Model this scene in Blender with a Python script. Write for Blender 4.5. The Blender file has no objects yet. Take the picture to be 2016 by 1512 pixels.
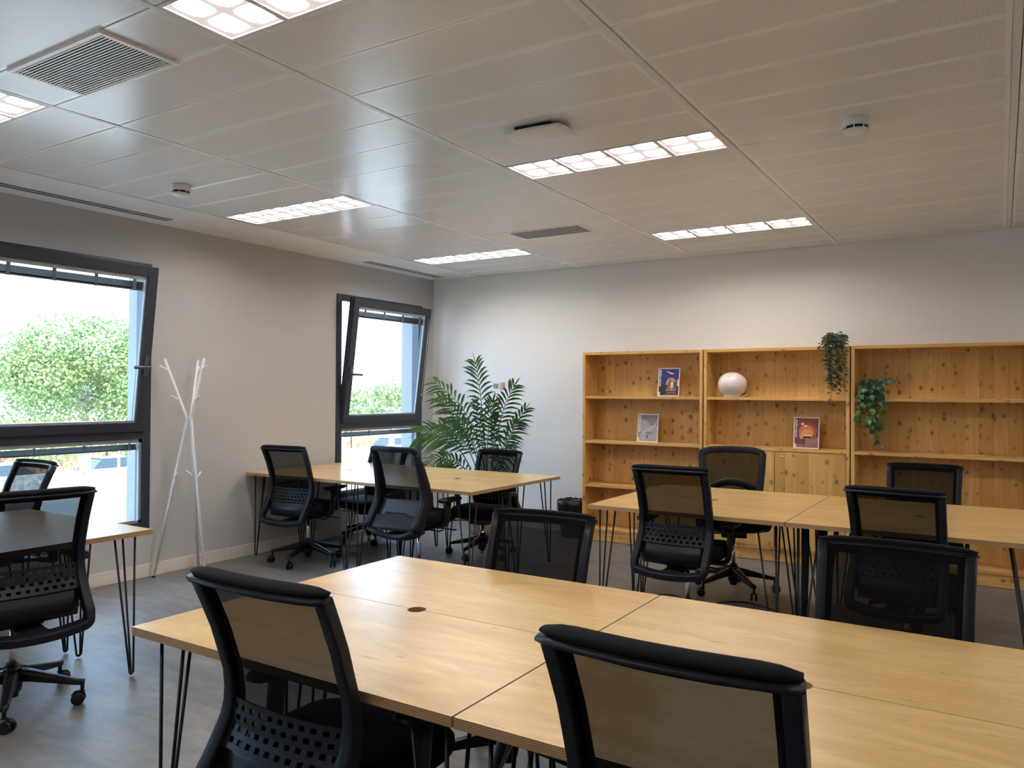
import bpy, math, random
from mathutils import Vector, Matrix
random.seed(7)
S = bpy.context.scene
COL = S.collection
R = math.radians
PI = math.pi

# ------------------------------------------------------------------ camera, sky, sun, exposure
cam_d = bpy.data.cameras.new('camera'); cam = bpy.data.objects.new('camera', cam_d); COL.objects.link(cam)
F_PX, YAW, PITCH, ROLL, EYE = 1533.54, 0.560846, 0.0113854, 0.00639608, 1.45
cam_d.sensor_fit = 'HORIZONTAL'; cam_d.sensor_width = 36.0; cam_d.lens = F_PX / 2016 * 36.0
cam_d.clip_start = 0.02; cam_d.clip_end = 400
_f = Vector((-math.sin(YAW) * math.cos(PITCH), math.cos(YAW) * math.cos(PITCH), math.sin(PITCH)))
_r0 = Vector((math.cos(YAW), math.sin(YAW), 0)); _u0 = _r0.cross(_f)
_r = _r0 * math.cos(ROLL) + _u0 * math.sin(ROLL); _u = -_r0 * math.sin(ROLL) + _u0 * math.cos(ROLL)
cam.matrix_world = Matrix(((_r.x, _u.x, -_f.x, 0), (_r.y, _u.y, -_f.y, 0), (_r.z, _u.z, -_f.z, EYE), (0, 0, 0, 1)))
S.camera = cam

SKY = 3.3            # daylight strength
LAMP = 21.0           # ceiling panel strength
world = bpy.data.worlds.new('sky'); S.world = world; world.use_nodes = True
bg = world.node_tree.nodes['Background']; bg.inputs[0].default_value = (0.46, 0.68, 1.0, 1); bg.inputs[1].default_value = SKY
sun_d = bpy.data.lights.new('sun', 'SUN'); sun_d.energy = 5.5; sun_d.angle = R(0.6); sun_d.color = (1.0, 0.95, 0.86)
sun = bpy.data.objects.new('sun', sun_d); COL.objects.link(sun)
sun.rotation_euler = Vector((-0.62, 0.22, -0.75)).to_track_quat('-Z', 'Y').to_euler()
S.view_settings.view_transform = 'Standard'; S.view_settings.look = 'None'
S.view_settings.gamma = 1.0; S.view_settings.use_curve_mapping = False
S.view_settings.exposure = 1.4
S.cycles.use_denoising = True
S.cycles.max_bounces = 10; S.cycles.diffuse_bounces = 5; S.cycles.glossy_bounces = 4
S.cycles.transparent_max_bounces = 16; S.cycles.sample_clamp_indirect = 8.0

# ------------------------------------------------------------------ mesh helper
class MB:
    def __init__(s): s.v = []; s.f = []; s.m = []; s.sm = []; s.uv = {}
    def add(s, vs, fs, m=0, sm=False):
        b = len(s.v); s.v += [tuple(p) for p in vs]
        for q in fs: s.f.append(tuple(b + i for i in q)); s.m.append(m); s.sm.append(sm)
        return s
    def box(s, x0, x1, y0, y1, z0, z1, m=0):
        vs = [(x0,y0,z0),(x1,y0,z0),(x1,y1,z0),(x0,y1,z0),(x0,y0,z1),(x1,y0,z1),(x1,y1,z1),(x0,y1,z1)]
        return s.add(vs, [(0,3,2,1),(4,5,6,7),(0,1,5,4),(1,2,6,5),(2,3,7,6),(3,0,4,7)], m)
    def sweep(s, pts, secs, up=(0,0,1), n=10, p=2.0, m=0, closed=False, cap=True, sm=True):
        """sweep a superellipse section (half widths a across, b along up) over points"""
        pts = [Vector(q) for q in pts]; N = len(pts); up = Vector(up); rings = []
        if not isinstance(secs, list): secs = [secs] * N
        last = None
        for i, q in enumerate(pts):
            if closed: t = pts[(i + 1) % N] - pts[i - 1]
            else: t = (pts[min(i + 1, N - 1)] - pts[max(i - 1, 0)])
            t.normalize()
            a = t.cross(up)
            if a.length < 1e-3: a = last.copy() if last is not None else t.orthogonal()
            a.normalize(); b = a.cross(t).normalized()
            if last is not None and a.dot(last) < 0: a = -a; b = -b
            last = a
            sa, sb = secs[i]; ring = []
            for k in range(n):
                th = 2 * PI * (k + .5) / n; c, d = math.cos(th), math.sin(th)
                ring.append(q + a * (sa * math.copysign(abs(c) ** (2 / p), c)) + b * (sb * math.copysign(abs(d) ** (2 / p), d)))
            rings.append(ring)
        vs = [w for r in rings for w in r]; fs = []
        for i in range(N if closed else N - 1):
            j = (i + 1) % N
            for k in range(n):
                l = (k + 1) % n; fs.append((i * n + k, i * n + l, j * n + l, j * n + k))
        if cap and not closed:
            fs.append(tuple(range(n - 1, -1, -1))); fs.append(tuple((N - 1) * n + k for k in range(n)))
        return s.add(vs, fs, m, sm)
    def tube(s, pts, r, n=8, m=0, closed=False):
        secs = [(q, q) for q in r] if isinstance(r, (list, tuple)) else (r, r)
        return s.sweep(pts, secs, up=(.123, .05, .99), n=n, m=m, closed=closed)
    def lathe(s, prof, c=(0,0,0), n=24, m=0, sm=True):
        vs = []; fs = []; k = len(prof)
        for i in range(n):
            a = 2 * PI * i / n
            for r, z in prof: vs.append((c[0] + r * math.cos(a), c[1] + r * math.sin(a), c[2] + z))
        for i in range(n):
            j = (i + 1) % n
            for q in range(k - 1): fs.append((i*k+q, j*k+q, j*k+q+1, i*k+q+1))
        return s.add(vs, fs, m, sm)
    def prism(s, poly, z0, z1, m=0, ms=None):
        n = len(poly); vs = [(x, y, z0) for x, y in poly] + [(x, y, z1) for x, y in poly]
        s.add(vs, [tuple(range(n - 1, -1, -1)), tuple(range(n, 2 * n))], m)
        return s.add(vs, [(i, (i + 1) % n, n + (i + 1) % n, n + i) for i in range(n)], m if ms is None else ms)
    def grid(s, fn, nu, nv, m=0, keep=None, sm=True):
        vs = [fn(i / nu, j / nv) for j in range(nv + 1) for i in range(nu + 1)]
        fs = [(j*(nu+1)+i, j*(nu+1)+i+1, (j+1)*(nu+1)+i+1, (j+1)*(nu+1)+i) for j in range(nv) for i in range(nu) if keep is None or keep(i, j)]
        return s.add(vs, fs, m, sm)
    def mesh(s, name):
        me = bpy.data.meshes.new(name); me.from_pydata(s.v, [], s.f)
        me.polygons.foreach_set('material_index', s.m); me.polygons.foreach_set('use_smooth', s.sm)
        me.update(); return me

def obj(name, mb, mats, parent=None, loc=(0,0,0), bevel=0, solid=0, subsurf=0, segs=2):
    me = mb.mesh(name)
    for q in (mats if isinstance(mats, (list, tuple)) else [mats]): me.materials.append(q)
    o = bpy.data.objects.new(name, me); COL.objects.link(o); o.location = loc
    if parent is not None: o.parent = parent
    if solid: d = o.modifiers.new('solid', 'SOLIDIFY'); d.thickness = solid; d.offset = 0
    if bevel: d = o.modifiers.new('bevel', 'BEVEL'); d.width = bevel; d.segments = segs; d.limit_method = 'ANGLE'; d.angle_limit = R(40)
    if subsurf: d = o.modifiers.new('sub', 'SUBSURF'); d.levels = subsurf; d.render_levels = subsurf
    return o
def tag(o, label, cat, group=None, kind=None):
    o['label'] = label; o['category'] = cat
    if group: o['group'] = group
    if kind: o['kind'] = kind
    return o
def thing(name, label, cat, loc=(0,0,0), rz=0, group=None, kind=None):
    o = bpy.data.objects.new(name, None); COL.objects.link(o); o.empty_display_size = .1
    o.location = loc; o.rotation_euler = (0, 0, rz)
    return tag(o, label, cat, group, kind)
def struct(name, mb, mats, **k):
    o = obj(name, mb, mats, **k); o['kind'] = 'structure'; return o
KIDS = {}
def dup(root, loc, rz, label, group=None):
    r = root.copy(); COL.objects.link(r); r.location = loc; r.rotation_euler = (0, 0, rz); r['label'] = label
    if group: r['group'] = group
    out = []
    for ch in root.children:
        c = ch.copy(); COL.objects.link(c); c.parent = r; out.append(c)
        for g in ch.children:
            d = g.copy(); COL.objects.link(d); d.parent = c
    return r
def bez(p0, p1, p2, n):
    p0, p1, p2 = Vector(p0), Vector(p1), Vector(p2)
    return [p0 * (1 - t) ** 2 + p1 * 2 * t * (1 - t) + p2 * t * t for t in [i / n for i in range(n + 1)]]
def rounded(pts, r, n=4):
    """round the corners of an open polyline"""
    pts = [Vector(p) for p in pts]; out = [pts[0]]
    for i in range(1, len(pts) - 1):
        a, b, c = pts[i - 1], pts[i], pts[i + 1]
        d = min(r, (a - b).length * .45, (c - b).length * .45)
        out += bez(b + (a - b).normalized() * d, b, b + (c - b).normalized() * d, n)
    return out + [pts[-1]]

# ------------------------------------------------------------------ materials
class NT:
    def __init__(s, name):
        s.m = bpy.data.materials.new(name); s.m.use_nodes = True; s.t = s.m.node_tree; s.b = s.t.nodes['Principled BSDF']
        s.out = s.t.nodes['Material Output']
    def n(s, typ, ins=None, **props):
        q = s.t.nodes.new(typ)
        for k, v in props.items(): setattr(q, k, v)
        for k, v in (ins or {}).items():
            if isinstance(v, bpy.types.NodeSocket): s.t.links.new(v, q.inputs[k])
            else: q.inputs[k].default_value = v
        return q
    def math(s, op, a, b=0.0, c=None):
        ins = {0: a, 1: b}
        if c is not None: ins[2] = c
        return s.n('ShaderNodeMath', ins, operation=op).outputs[0]
    def coord(s, which='Object', scale=(1,1,1), rot=(0,0,0)):
        tc = s.n('ShaderNodeTexCoord').outputs[which]
        return s.n('ShaderNodeMapping', {'Vector': tc, 'Scale': scale, 'Rotation': rot}).outputs[0]
    def noise(s, vec, scale, detail=3, rough=.55, dist=0, w=None):
        ins = {'Vector': vec, 'Scale': scale, 'Detail': detail, 'Roughness': rough, 'Distortion': dist}
        if w is not None: ins['W'] = w
        return s.n('ShaderNodeTexNoise', ins, noise_dimensions='4D' if w is not None else '3D').outputs[0]
    def ramp(s, fac, *stops):
        q = s.n('ShaderNodeValToRGB', {0: fac}); e = q.color_ramp.elements
        while len(e) < len(stops): e.new(.5)
        for el, (p, c) in zip(e, stops):
            el.position = p; el.color = (*c, 1) if not isinstance(c, (int, float)) else (c, c, c, 1)
        return q.outputs[0]
    def mix(s, fac, a, b, blend='MIX'):
        q = s.n('ShaderNodeMix', data_type='RGBA', blend_type=blend)
        for k, v in ((0, fac), (6, a), (7, b)):
            if isinstance(v, bpy.types.NodeSocket): s.t.links.new(v, q.inputs[k])
            else: q.inputs[k].default_value = (*v, 1) if isinstance(v, tuple) and len(v) == 3 else v
        return q.outputs[2]
    def set(s, **k):
        names = {'color': 'Base Color', 'rough': 'Roughness', 'metal': 'Metallic', 'spec': 'Specular IOR Level', 'normal': 'Normal', 'coat': 'Coat Weight', 'coatr': 'Coat Roughness', 'alpha': 'Alpha',
                 'emis': 'Emission Color', 'emiss': 'Emission Strength', 'sheen': 'Sheen Weight'}
        for q, v in k.items():
            i = s.b.inputs[names[q]]
            if isinstance(v, bpy.types.NodeSocket): s.t.links.new(v, i)
            else: i.default_value = (*v, 1) if isinstance(v, tuple) and len(v) == 3 else v
        return s.m
    def bump(s, h, strength=.2, dist=.002):
        return s.n('ShaderNodeBump', {'Height': h, 'Strength': strength, 'Distance': dist}).outputs[0]

def plain(name, c, rough=.5, metal=0, spec=.5, var=0.04, scale=30):
    q = NT(name); nz = q.noise(q.coord(), scale, 2)
    col = q.ramp(nz, (.3, tuple(x * (1 - var) for x in c)), (.7, tuple(min(1, x * (1 + var)) for x in c)))
    return q.set(color=col, rough=rough, metal=metal, spec=spec)

def wall_mat(name, c):
    q = NT(name); v = q.coord('Object'); nz = q.noise(v, 2.2, 4)
    col = q.ramp(nz, (.3, tuple(x * .97 for x in c)), (.7, c))
    return q.set(color=col, rough=.72, spec=.3, normal=q.bump(q.noise(v, 260, 2), .05, .001))
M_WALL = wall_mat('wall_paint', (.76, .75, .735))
M_WALL_DIM = wall_mat('window_wall_paint', (.50, .49, .485))  # same paint as the other walls; the window wall's dimness is put into the colour
M_REVEAL = plain('reveal_lining', (.26, .26, .265), .5)
M_PLASTER = wall_mat('ceiling_plaster', (.80, .79, .77))
M_BASE = plain('skirting_paint', (.70, .66, .58), .45)

def mk_ceiling():
    q = NT('perforated_metal'); P = q.n('ShaderNodeNewGeometry').outputs['Position']
    sx = q.n('ShaderNodeSeparateXYZ', {0: P})
    X, Y = sx.outputs[0], sx.outputs[1]
    pit = .0068
    ax = q.math('SUBTRACT', q.math('FRACT', q.math('DIVIDE', X, pit)), .5)
    ay = q.math('SUBTRACT', q.math('FRACT', q.math('DIVIDE', Y, pit)), .5)
    d = q.math('SQRT', q.math('ADD', q.math('MULTIPLY', ax, ax), q.math('MULTIPLY', ay, ay)))
    hole = q.math('LESS_THAN', d, .235)
    # unperforated margin around every panel
    ly = q.math('FRACT', q.math('DIVIDE', q.math('SUBTRACT', Y, 3.80), .3157))
    my = q.math('MULTIPLY', q.math('GREATER_THAN', ly, .06), q.math('LESS_THAN', ly, .94))
    lx = q.math('FRACT', q.math('DIVIDE', q.math('ADD', X, 3.7), 1.2585))
    mx = q.math('MULTIPLY', q.math('GREATER_THAN', lx, .012), q.math('LESS_THAN', lx, .952))
    fac = q.math('MULTIPLY', hole, q.math('MULTIPLY', mx, my))
    nz = q.noise(q.coord(), 1.3, 3)
    base = q.ramp(nz, (.3, (.87, .875, .87)), (.7, (.90, .905, .90)))
    col = q.mix(fac, base, (.26, .255, .245))
    ro = q.n('ShaderNodeMix', {0: fac, 2: .24, 3: .7}, data_type='FLOAT').outputs[0]
    return q.set(color=col, rough=ro, spec=.65)
M_CEIL = mk_ceiling()
M_CHAN = plain('ceiling_channel', (.74, .74, .73), .35)
M_GAP = plain('dark_void', (.02, .02, .02), .9)

def mk_floor():
    q = NT('grey_vinyl'); v = q.coord('Object'); a = q.noise(v, .9, 6, .6, .4); b = q.noise(q.coord('Object', (1, 1, 1), (0, 0, .5)), 5, 5, .65, .6)
    c = q.noise(q.coord('Object', (2.2, 9, 1), (0, 0, .25)), 1.6, 4, .6, .8)
    k = q.math('ADD', q.math('MULTIPLY', a, .45), q.math('ADD', q.math('MULTIPLY', b, .25), q.math('MULTIPLY', c, .30)))
    col = q.ramp(k, (.38, (.098, .092, .088)), (.5, (.165, .156, .148)), (.62, (.25, .237, .222)))
    return q.set(color=col, rough=q.math('ADD', q.math('MULTIPLY', b, .12), .36), spec=.5, normal=q.bump(q.noise(v, 90, 3), .05, .001))
M_FLOOR = mk_floor()

def mk_birch(name='birch_plywood', k=1.0):
    q = NT(name); rnd = q.n('ShaderNodeObjectInfo').outputs['Random']; w = q.math('MULTIPLY', rnd, 40)
    v = q.coord('Object', (1.1, 5.0, 3))
    a = q.noise(v, 1.5, 5, .62, 1.9, w); b = q.noise(q.coord('Object', (3, 55, 3)), 2.2, 3, .6, .3, w); c = q.noise(q.coord('Object', (1.2, 2.5, 1)), 1.3, 3, .5, .5, w)
    t = q.math('ADD', q.math('MULTIPLY', a, .5), q.math('ADD', q.math('MULTIPLY', b, .18), q.math('MULTIPLY', c, .32)))
    col = q.ramp(t, (.33, (.54*k, .34*k, .118*k)), (.46, (.655*k, .43*k, .168*k)), (.50, (.69*k, .465*k, .19*k)), (.60, (.79*k, .56*k, .25*k)))
    sp = q.noise(q.coord('Object', (5, 26, 3)), 2.4, 2, .5, .4, w)
    col = q.mix(q.ramp(sp, (.66, 0), (.74, .55)), col, (.25, .13, .05))
    return q.set(color=col, rough=q.math('ADD', q.math('MULTIPLY', a, .10), .25), spec=.5, coat=.35, coatr=.22, normal=q.bump(b, .04, .001))
M_BIRCH = mk_birch()
def mk_ply():
    q = NT('plywood_edge'); v = q.coord('Object'); z = q.n('ShaderNodeSeparateXYZ', {0: v}).outputs[2]
    s = q.math('FRACT', q.math('MULTIPLY', z, 190)); nz = q.noise(q.coord('Object', (8, 8, 200)), 3, 2)
    k = q.math('ADD', q.math('MULTIPLY', q.math('LESS_THAN', s, .45), .6), q.math('MULTIPLY', nz, .4))
    return q.set(color=q.ramp(k, (.1, (.52, .34, .16)), (.9, (.26, .145, .06))), rough=.45)
M_PLY = mk_ply()

def mk_pine(name, axis):
    """knotty pine boards; grain along axis 'x' or 'z'"""
    q = NT(name); rnd = q.n('ShaderNodeObjectInfo').outputs['Random']; w = q.math('MULTIPLY', rnd, 60)
    tc = q.n('ShaderNodeTexCoord').outputs['Object']; xyz = q.n('ShaderNodeSeparateXYZ', {0: tc})
    x, y, z = xyz.outputs
    L, T = (x, q.math('ADD', z, y)) if axis == 'x' else (z, q.math('ADD', x, q.math('MULTIPLY', y, .7)))
    T = q.math('ADD', T, w)
    board = q.math('FLOOR', q.math('DIVIDE', T, .097)); fr = q.math('FRACT', q.math('DIVIDE', T, .097))
    br = q.n('ShaderNodeTexWhiteNoise', {'W': board}, noise_dimensions='1D').outputs[0]
    Lo = q.math('ADD', L, q.math('MULTIPLY', br, 9))
    vec = q.n('ShaderNodeCombineXYZ', {0: q.math('MULTIPLY', T, 1.0), 1: q.math('MULTIPLY', Lo, 1.0), 2: br}).outputs[0]
    g = q.noise(q.n('ShaderNodeMapping', {'Vector': vec, 'Scale': (24, 1.6, 1)}).outputs[0], 1.5, 3, .6, .5)
    col = q.ramp(g, (.32, (.66, .38, .112)), (.55, (.74, .46, .152)), (.72, (.80, .52, .195)))
    col = q.mix(q.math('MULTIPLY', q.math('POWER', br, 1.6), .62), col, (.56, .295, .085))
    vo = q.n('ShaderNodeTexVoronoi', {'Vector': q.n('ShaderNodeMapping', {'Vector': vec, 'Scale': (12, 9.0, 1)}).outputs[0], 'Scale': 1.0, 'Randomness': 1.0}, voronoi_dimensions='2D')
    dist, sc_ = vo.outputs['Distance'], q.n('ShaderNodeSeparateColor', {0: vo.outputs['Color']})
    rc = sc_.outputs[0]; tone = q.math('ADD', .30, q.math('MULTIPLY', sc_.outputs[1], .65))
    rad = q.math('MULTIPLY', q.math('POWER', rc, 2.4), .20)
    wob = q.math('MULTIPLY', q.math('SUBTRACT', q.noise(vec, 60, 2), .5), .05)
    kn = q.math('SUBTRACT', rad, q.math('ADD', dist, wob))
    fk = q.n('ShaderNodeMapRange', {0: kn, 1: -.02, 2: .05, 3: 0, 4: 1}).outputs[0]
    halo = q.n('ShaderNodeMapRange', {0: kn, 1: -.16, 2: .0, 3: 0, 4: .42}).outputs[0]
    halo = q.math('MULTIPLY', halo, q.math('GREATER_THAN', rc, .5))
    col = q.mix(halo, col, (.40, .19, .06)); col = q.mix(q.math('MULTIPLY', fk, tone), col, (.19, .08, .028))
    seam = q.math('LESS_THAN', q.math('ABSOLUTE', q.math('SUBTRACT', fr, .5)), .492)
    col = q.mix(q.math('MULTIPLY', q.math('SUBTRACT', 1.0, seam), .5), col, (.22, .10, .03))
    return q.set(color=col, rough=.42, spec=.4, normal=q.bump(g, .05, .001))
M_PINE_Z = mk_pine('pine_upright', 'z'); M_PINE_X = mk_pine('pine_level', 'x')

M_FRAME = plain('anthracite_aluminium', (.028, .035, .050), .38, 0, .5)
M_BEAD = plain('grey_glazing_bead', (.30, .31, .32), .4)
M_SLAT = plain('blind_slat', (.07, .08, .085), .35, .2)
M_RAIL = plain('blind_rail', (.12, .13, .15), .4)
M_HANDLE = plain('dark_handle', (.10, .105, .115), .32, .3)
M_CORD = plain('pale_cord', (.75, .75, .75), .5)
M_BLACKP = plain('black_plastic', (.0045, .005, .007), .38, 0, .4)
M_GREYP = plain('charcoal_plastic', (.0065, .0085, .0150), .44, 0, .28)
M_FABRIC = plain('black_cloth', (.0045, .0048, .007), .9, 0, .2, .25, 900)
M_STEEL = plain('black_steel', (.018, .017, .018), .42, .4)
M_CHROME = plain('chrome', (.75, .75, .77), .15, 1.0)
M_WHITE = plain('white_lacquer', (.88, .87, .86), .35)
M_WHITEP = plain('white_plastic', (.84, .83, .81), .4)
M_VENTW = plain('vent_white', (.92, .91, .89), .35)

def mk_mesh(name, t, pitch=420):
    q = NT(name); v = q.coord('Object')
    xyz = q.n('ShaderNodeSeparateXYZ', {0: v})
    a = q.math('SINE', q.math('MULTIPLY', xyz.outputs[0], pitch * 2 * PI * .9)); b = q.math('SINE', q.math('MULTIPLY', xyz.outputs[2], pitch * 2 * PI * .7))
    k = q.math('MULTIPLY', q.math('ADD', q.math('MULTIPLY', a, b), 1.0), .5)
    tr = q.math('MULTIPLY', k, 2 * t)
    sh = q.n('ShaderNodeMixShader', {0: tr}); tb = q.n('ShaderNodeBsdfTransparent')
    q.set(color=(.0055, .005, .005), rough=.85, spec=.08)
    q.t.links.new(q.b.outputs[0], sh.inputs[1]); q.t.links.new(tb.outputs[0], sh.inputs[2]); q.t.links.new(sh.outputs[0], q.out.inputs[0])
    return q.m
M_MESH = mk_mesh('chair_mesh', .115)

def mk_glass():
    q = NT('window_glass'); fc = q.n('ShaderNodeLayerWeight', {'Blend': .5}).outputs['Facing']; lw = q.math('ADD', .04, q.math('MULTIPLY', q.math('POWER', fc, 5.0), .9))
    gl = q.n('ShaderNodeBsdfGlossy', {'Roughness': .0, 'Color': (1, 1, 1, 1)}); tb = q.n('ShaderNodeBsdfTransparent', {'Color': (.93, .97, .97, 1)})
    sh = q.n('ShaderNodeMixShader', {0: lw}); q.t.links.new(tb.outputs[0], sh.inputs[1]); q.t.links.new(gl.outputs[0], sh.inputs[2])
    q.t.links.new(sh.outputs[0], q.out.inputs[0]); return q.m
M_GLASS = mk_glass()

def mk_lamp():
    """lit lens: bright in the middle of every cell, dimmer towards its rim"""
    q = NT('lit_lens'); uv = q.n('ShaderNodeTexCoord').outputs['UV']; s = q.n('ShaderNodeSeparateXYZ', {0: uv})
    dx = q.math('ABSOLUTE', q.math('SUBTRACT', s.outputs[0], .5)); dy = q.math('ABSOLUTE', q.math('SUBTRACT', s.outputs[1], .52))
    d = q.math('POWER', q.math('ADD', q.math('POWER', dx, 4.0), q.math('POWER', dy, 4.0)), 1 / 4.0)
    k = q.n('ShaderNodeMapRange', {0: d, 1: .20, 2: .47, 3: 1, 4: 0}, interpolation_type='SMOOTHERSTEP').outputs[0]; k = q.math('POWER', k, 1.5)
    st = q.math('ADD', .27, q.math('MULTIPLY', k, LAMP))
    col = q.mix(k, (1.0, .84, .79), (1.0, .94, .88))
    return q.set(color=(.04, .04, .04), rough=.5, spec=.1, emis=col, emiss=st)
M_LAMP = mk_lamp()

def leaf_mat(name, c0, c1, rough=.45, trans=.25):
    q = NT(name); w = q.noise(q.coord('Object'), 9, 2)
    col = q.ramp(w, (.32, c0), (.68, c1))
    q.set(color=col, rough=rough, spec=.4)
    tl = q.n('ShaderNodeBsdfTranslucent', {'Color': col}); sh = q.n('ShaderNodeMixShader', {0: trans})
    q.t.links.new(q.b.outputs[0], sh.inputs[1]); q.t.links.new(tl.outputs[0], sh.inputs[2]); q.t.links.new(sh.outputs[0], q.out.inputs[0])
    return q.m
M_PALM = leaf_mat('palm_leaf', (.018, .065, .022), (.065, .15, .035))
M_VINE = leaf_mat('small_leaf', (.016, .040, .016), (.055, .095, .038), .5, .1)
M_IVY = leaf_mat('ivy_leaf', (.015, .055, .045), (.05, .12, .055), .45, .12)
M_IVYL = leaf_mat('ivy_young_leaf', (.06, .16, .04), (.12, .26, .07), .45, .2)
M_STEM = plain('plant_stem', (.07, .12, .03), .6)
M_TWIG = plain('brown_twig', (.16, .08, .03), .7)

# ------------------------------------------------------------------ room dimensions
XL, XR, YB, YF, ZC = -5.641, 3.6, 7.24, -2.4, 2.765
WT = .28
WINS = [(2.300, 3.657), (5.665, 7.022), (-1.065, .292)]
WZ0, WZ1 = .35, 2.437

mb = MB(); mb.box(XL - .3, XR + .3, YF - .3, YB + .3, -.2, 0); struct('floor', mb, M_FLOOR)
mb = MB()
ys = sorted([YF - .3, YB + .3] + [q for w in WINS for q in w])
cuts = sorted(WINS)
prev = YF - .3
for a, b in cuts:
    mb.box(XL - WT, XL, prev, a, -.2, 3.1); mb.box(XL - WT, XL, a, b, -.2, WZ0); mb.box(XL - WT, XL, a, b, WZ1, 3.1); prev = b
mb.box(XL - WT, XL, prev, YB + .3, -.2, 3.1)
wl = struct('wall_left', mb, [M_WALL_DIM, M_REVEAL])
for pg in wl.data.polygons:                                # grey lining of the window reveals and the outer face
    c = pg.center
    if c.x < XL - WT + .01: pg.material_index = 1
for w in WINS:
    mb = MB(); a, b = w
    mb.box(XL - WT - .01, XL - .10, a, a + .006, WZ0, WZ1); mb.box(XL - WT - .01, XL - .10, b - .006, b, WZ0, WZ1); mb.box(XL - WT - .01, XL - .10, a + .006, b - .006, WZ1 - .006, WZ1); mb.box(XL - WT - .04, XL - .10, a + .006, b - .006, WZ0, WZ0 + .012)
    struct('trim_%d' % (WINS.index(w) + 1), mb, M_REVEAL)
mb = MB(); mb.box(XL, XR + .3, YB, YB + .3, -.2, 3.1); struct('wall_back', mb, M_WALL)
mb = MB(); mb.box(XR, XR + .3, YF - .3, YB, -.2, 3.1); struct('wall_right', mb, M_WALL)
mb = MB(); mb.box(XL, XR, YF - .3, YF, -.2, 3.1); struct('wall_front', mb, M_WALL)
mb = MB(); mb.box(XL, XL + .014, YF, YB, 0, .10); struct('baseboard_left', mb, M_BASE, bevel=.003)
mb = MB(); mb.box(XL + .014, XR, YB - .014, YB, 0, .10); struct('baseboard_back', mb, M_BASE, bevel=.003)

# ceiling: plaster border by the windows, metal strips between channels
COLS = [-4.98, -3.725, -2.4625, -1.2075, .052, 1.31, 2.57, 3.83]
STRIP = .3157; Y0 = 3.80 - 20 * STRIP
mb = MB()
mb.box(XL - .25, -5.005, YF, YB, ZC, 3.1); struct('ceiling_border', mb, M_PLASTER).name = 'ceiling'
openings = []          # (column, strip index) taken by lamps and grilles
def strip_of(y): return int(math.floor((y - Y0) / STRIP))
LIGHTS = [(c, y) for c in (0, 2, 5) for y in (1.59, 3.80, 6.01, -.62)]
for c, y in LIGHTS: openings.append((c, strip_of(y + .05)))
openings.append((1, strip_of(1.65))); openings.append((1, strip_of(5.45)))
mb = MB(); rnd = random.Random(3)
mb.box(-5.005, XR, YF, YB, ZC + .05, ZC + .12, 2)
for c in range(7):
    x0, x1 = COLS[c] + (.016 if c else .0), min(COLS[c + 1] - .016, XR)
    for k in range(-2, 40):
        y0, y1 = Y0 + k * STRIP, Y0 + (k + 1) * STRIP
        y0, y1 = max(y0, YF), min(y1, YB - .009)
        if y1 - y0 < .02 or (c, k) in openings: continue
        t = rnd.uniform(-.0019, .0019); u = rnd.uniform(-.0005, .0005); g = .0012; e = .004
        z = ZC
        vs = [(x0,y0+g,z+e),(x1,y0+g,z+e),(x1,y1-g,z+e),(x0,y1-g,z+e),(x0+.002,y0+g+e,z-t+u),(x1-.002,y0+g+e,z-t-u),(x1-.002,y1-g-e,z+t-u),(x0+.002,y1-g-e,z+t+u)]
        mb.add(vs, [(7,6,5,4),(0,4,5,1),(1,5,6,2),(2,6,7,3),(3,7,4,0)], 0)
        vs = [(x0,y0+g,z+e),(x1,y0+g,z+e),(x1,y1-g,z+e),(x0,y1-g,z+e),(x0,y0+g,z+.03),(x1,y0+g,z+.03),(x1,y1-g,z+.03),(x0,y1-g,z+.03)]
        mb.add(vs, [(0,1,5,4),(1,2,6,5),(2,3,7,6),(3,0,4,7)], 0)
for c in range(1, 7):
    x = COLS[c]; mb.box(x - .0160, x + .0130, YF, YB - .009, ZC - .0015, ZC + .02, 1)
mb.box(-5.005, -4.984, YF, YB, ZC - .003, ZC + .03, 1)
struct('ceiling_metal_panels', mb, [M_CEIL, M_CHAN, M_GAP]).name = 'ceiling'

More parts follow.
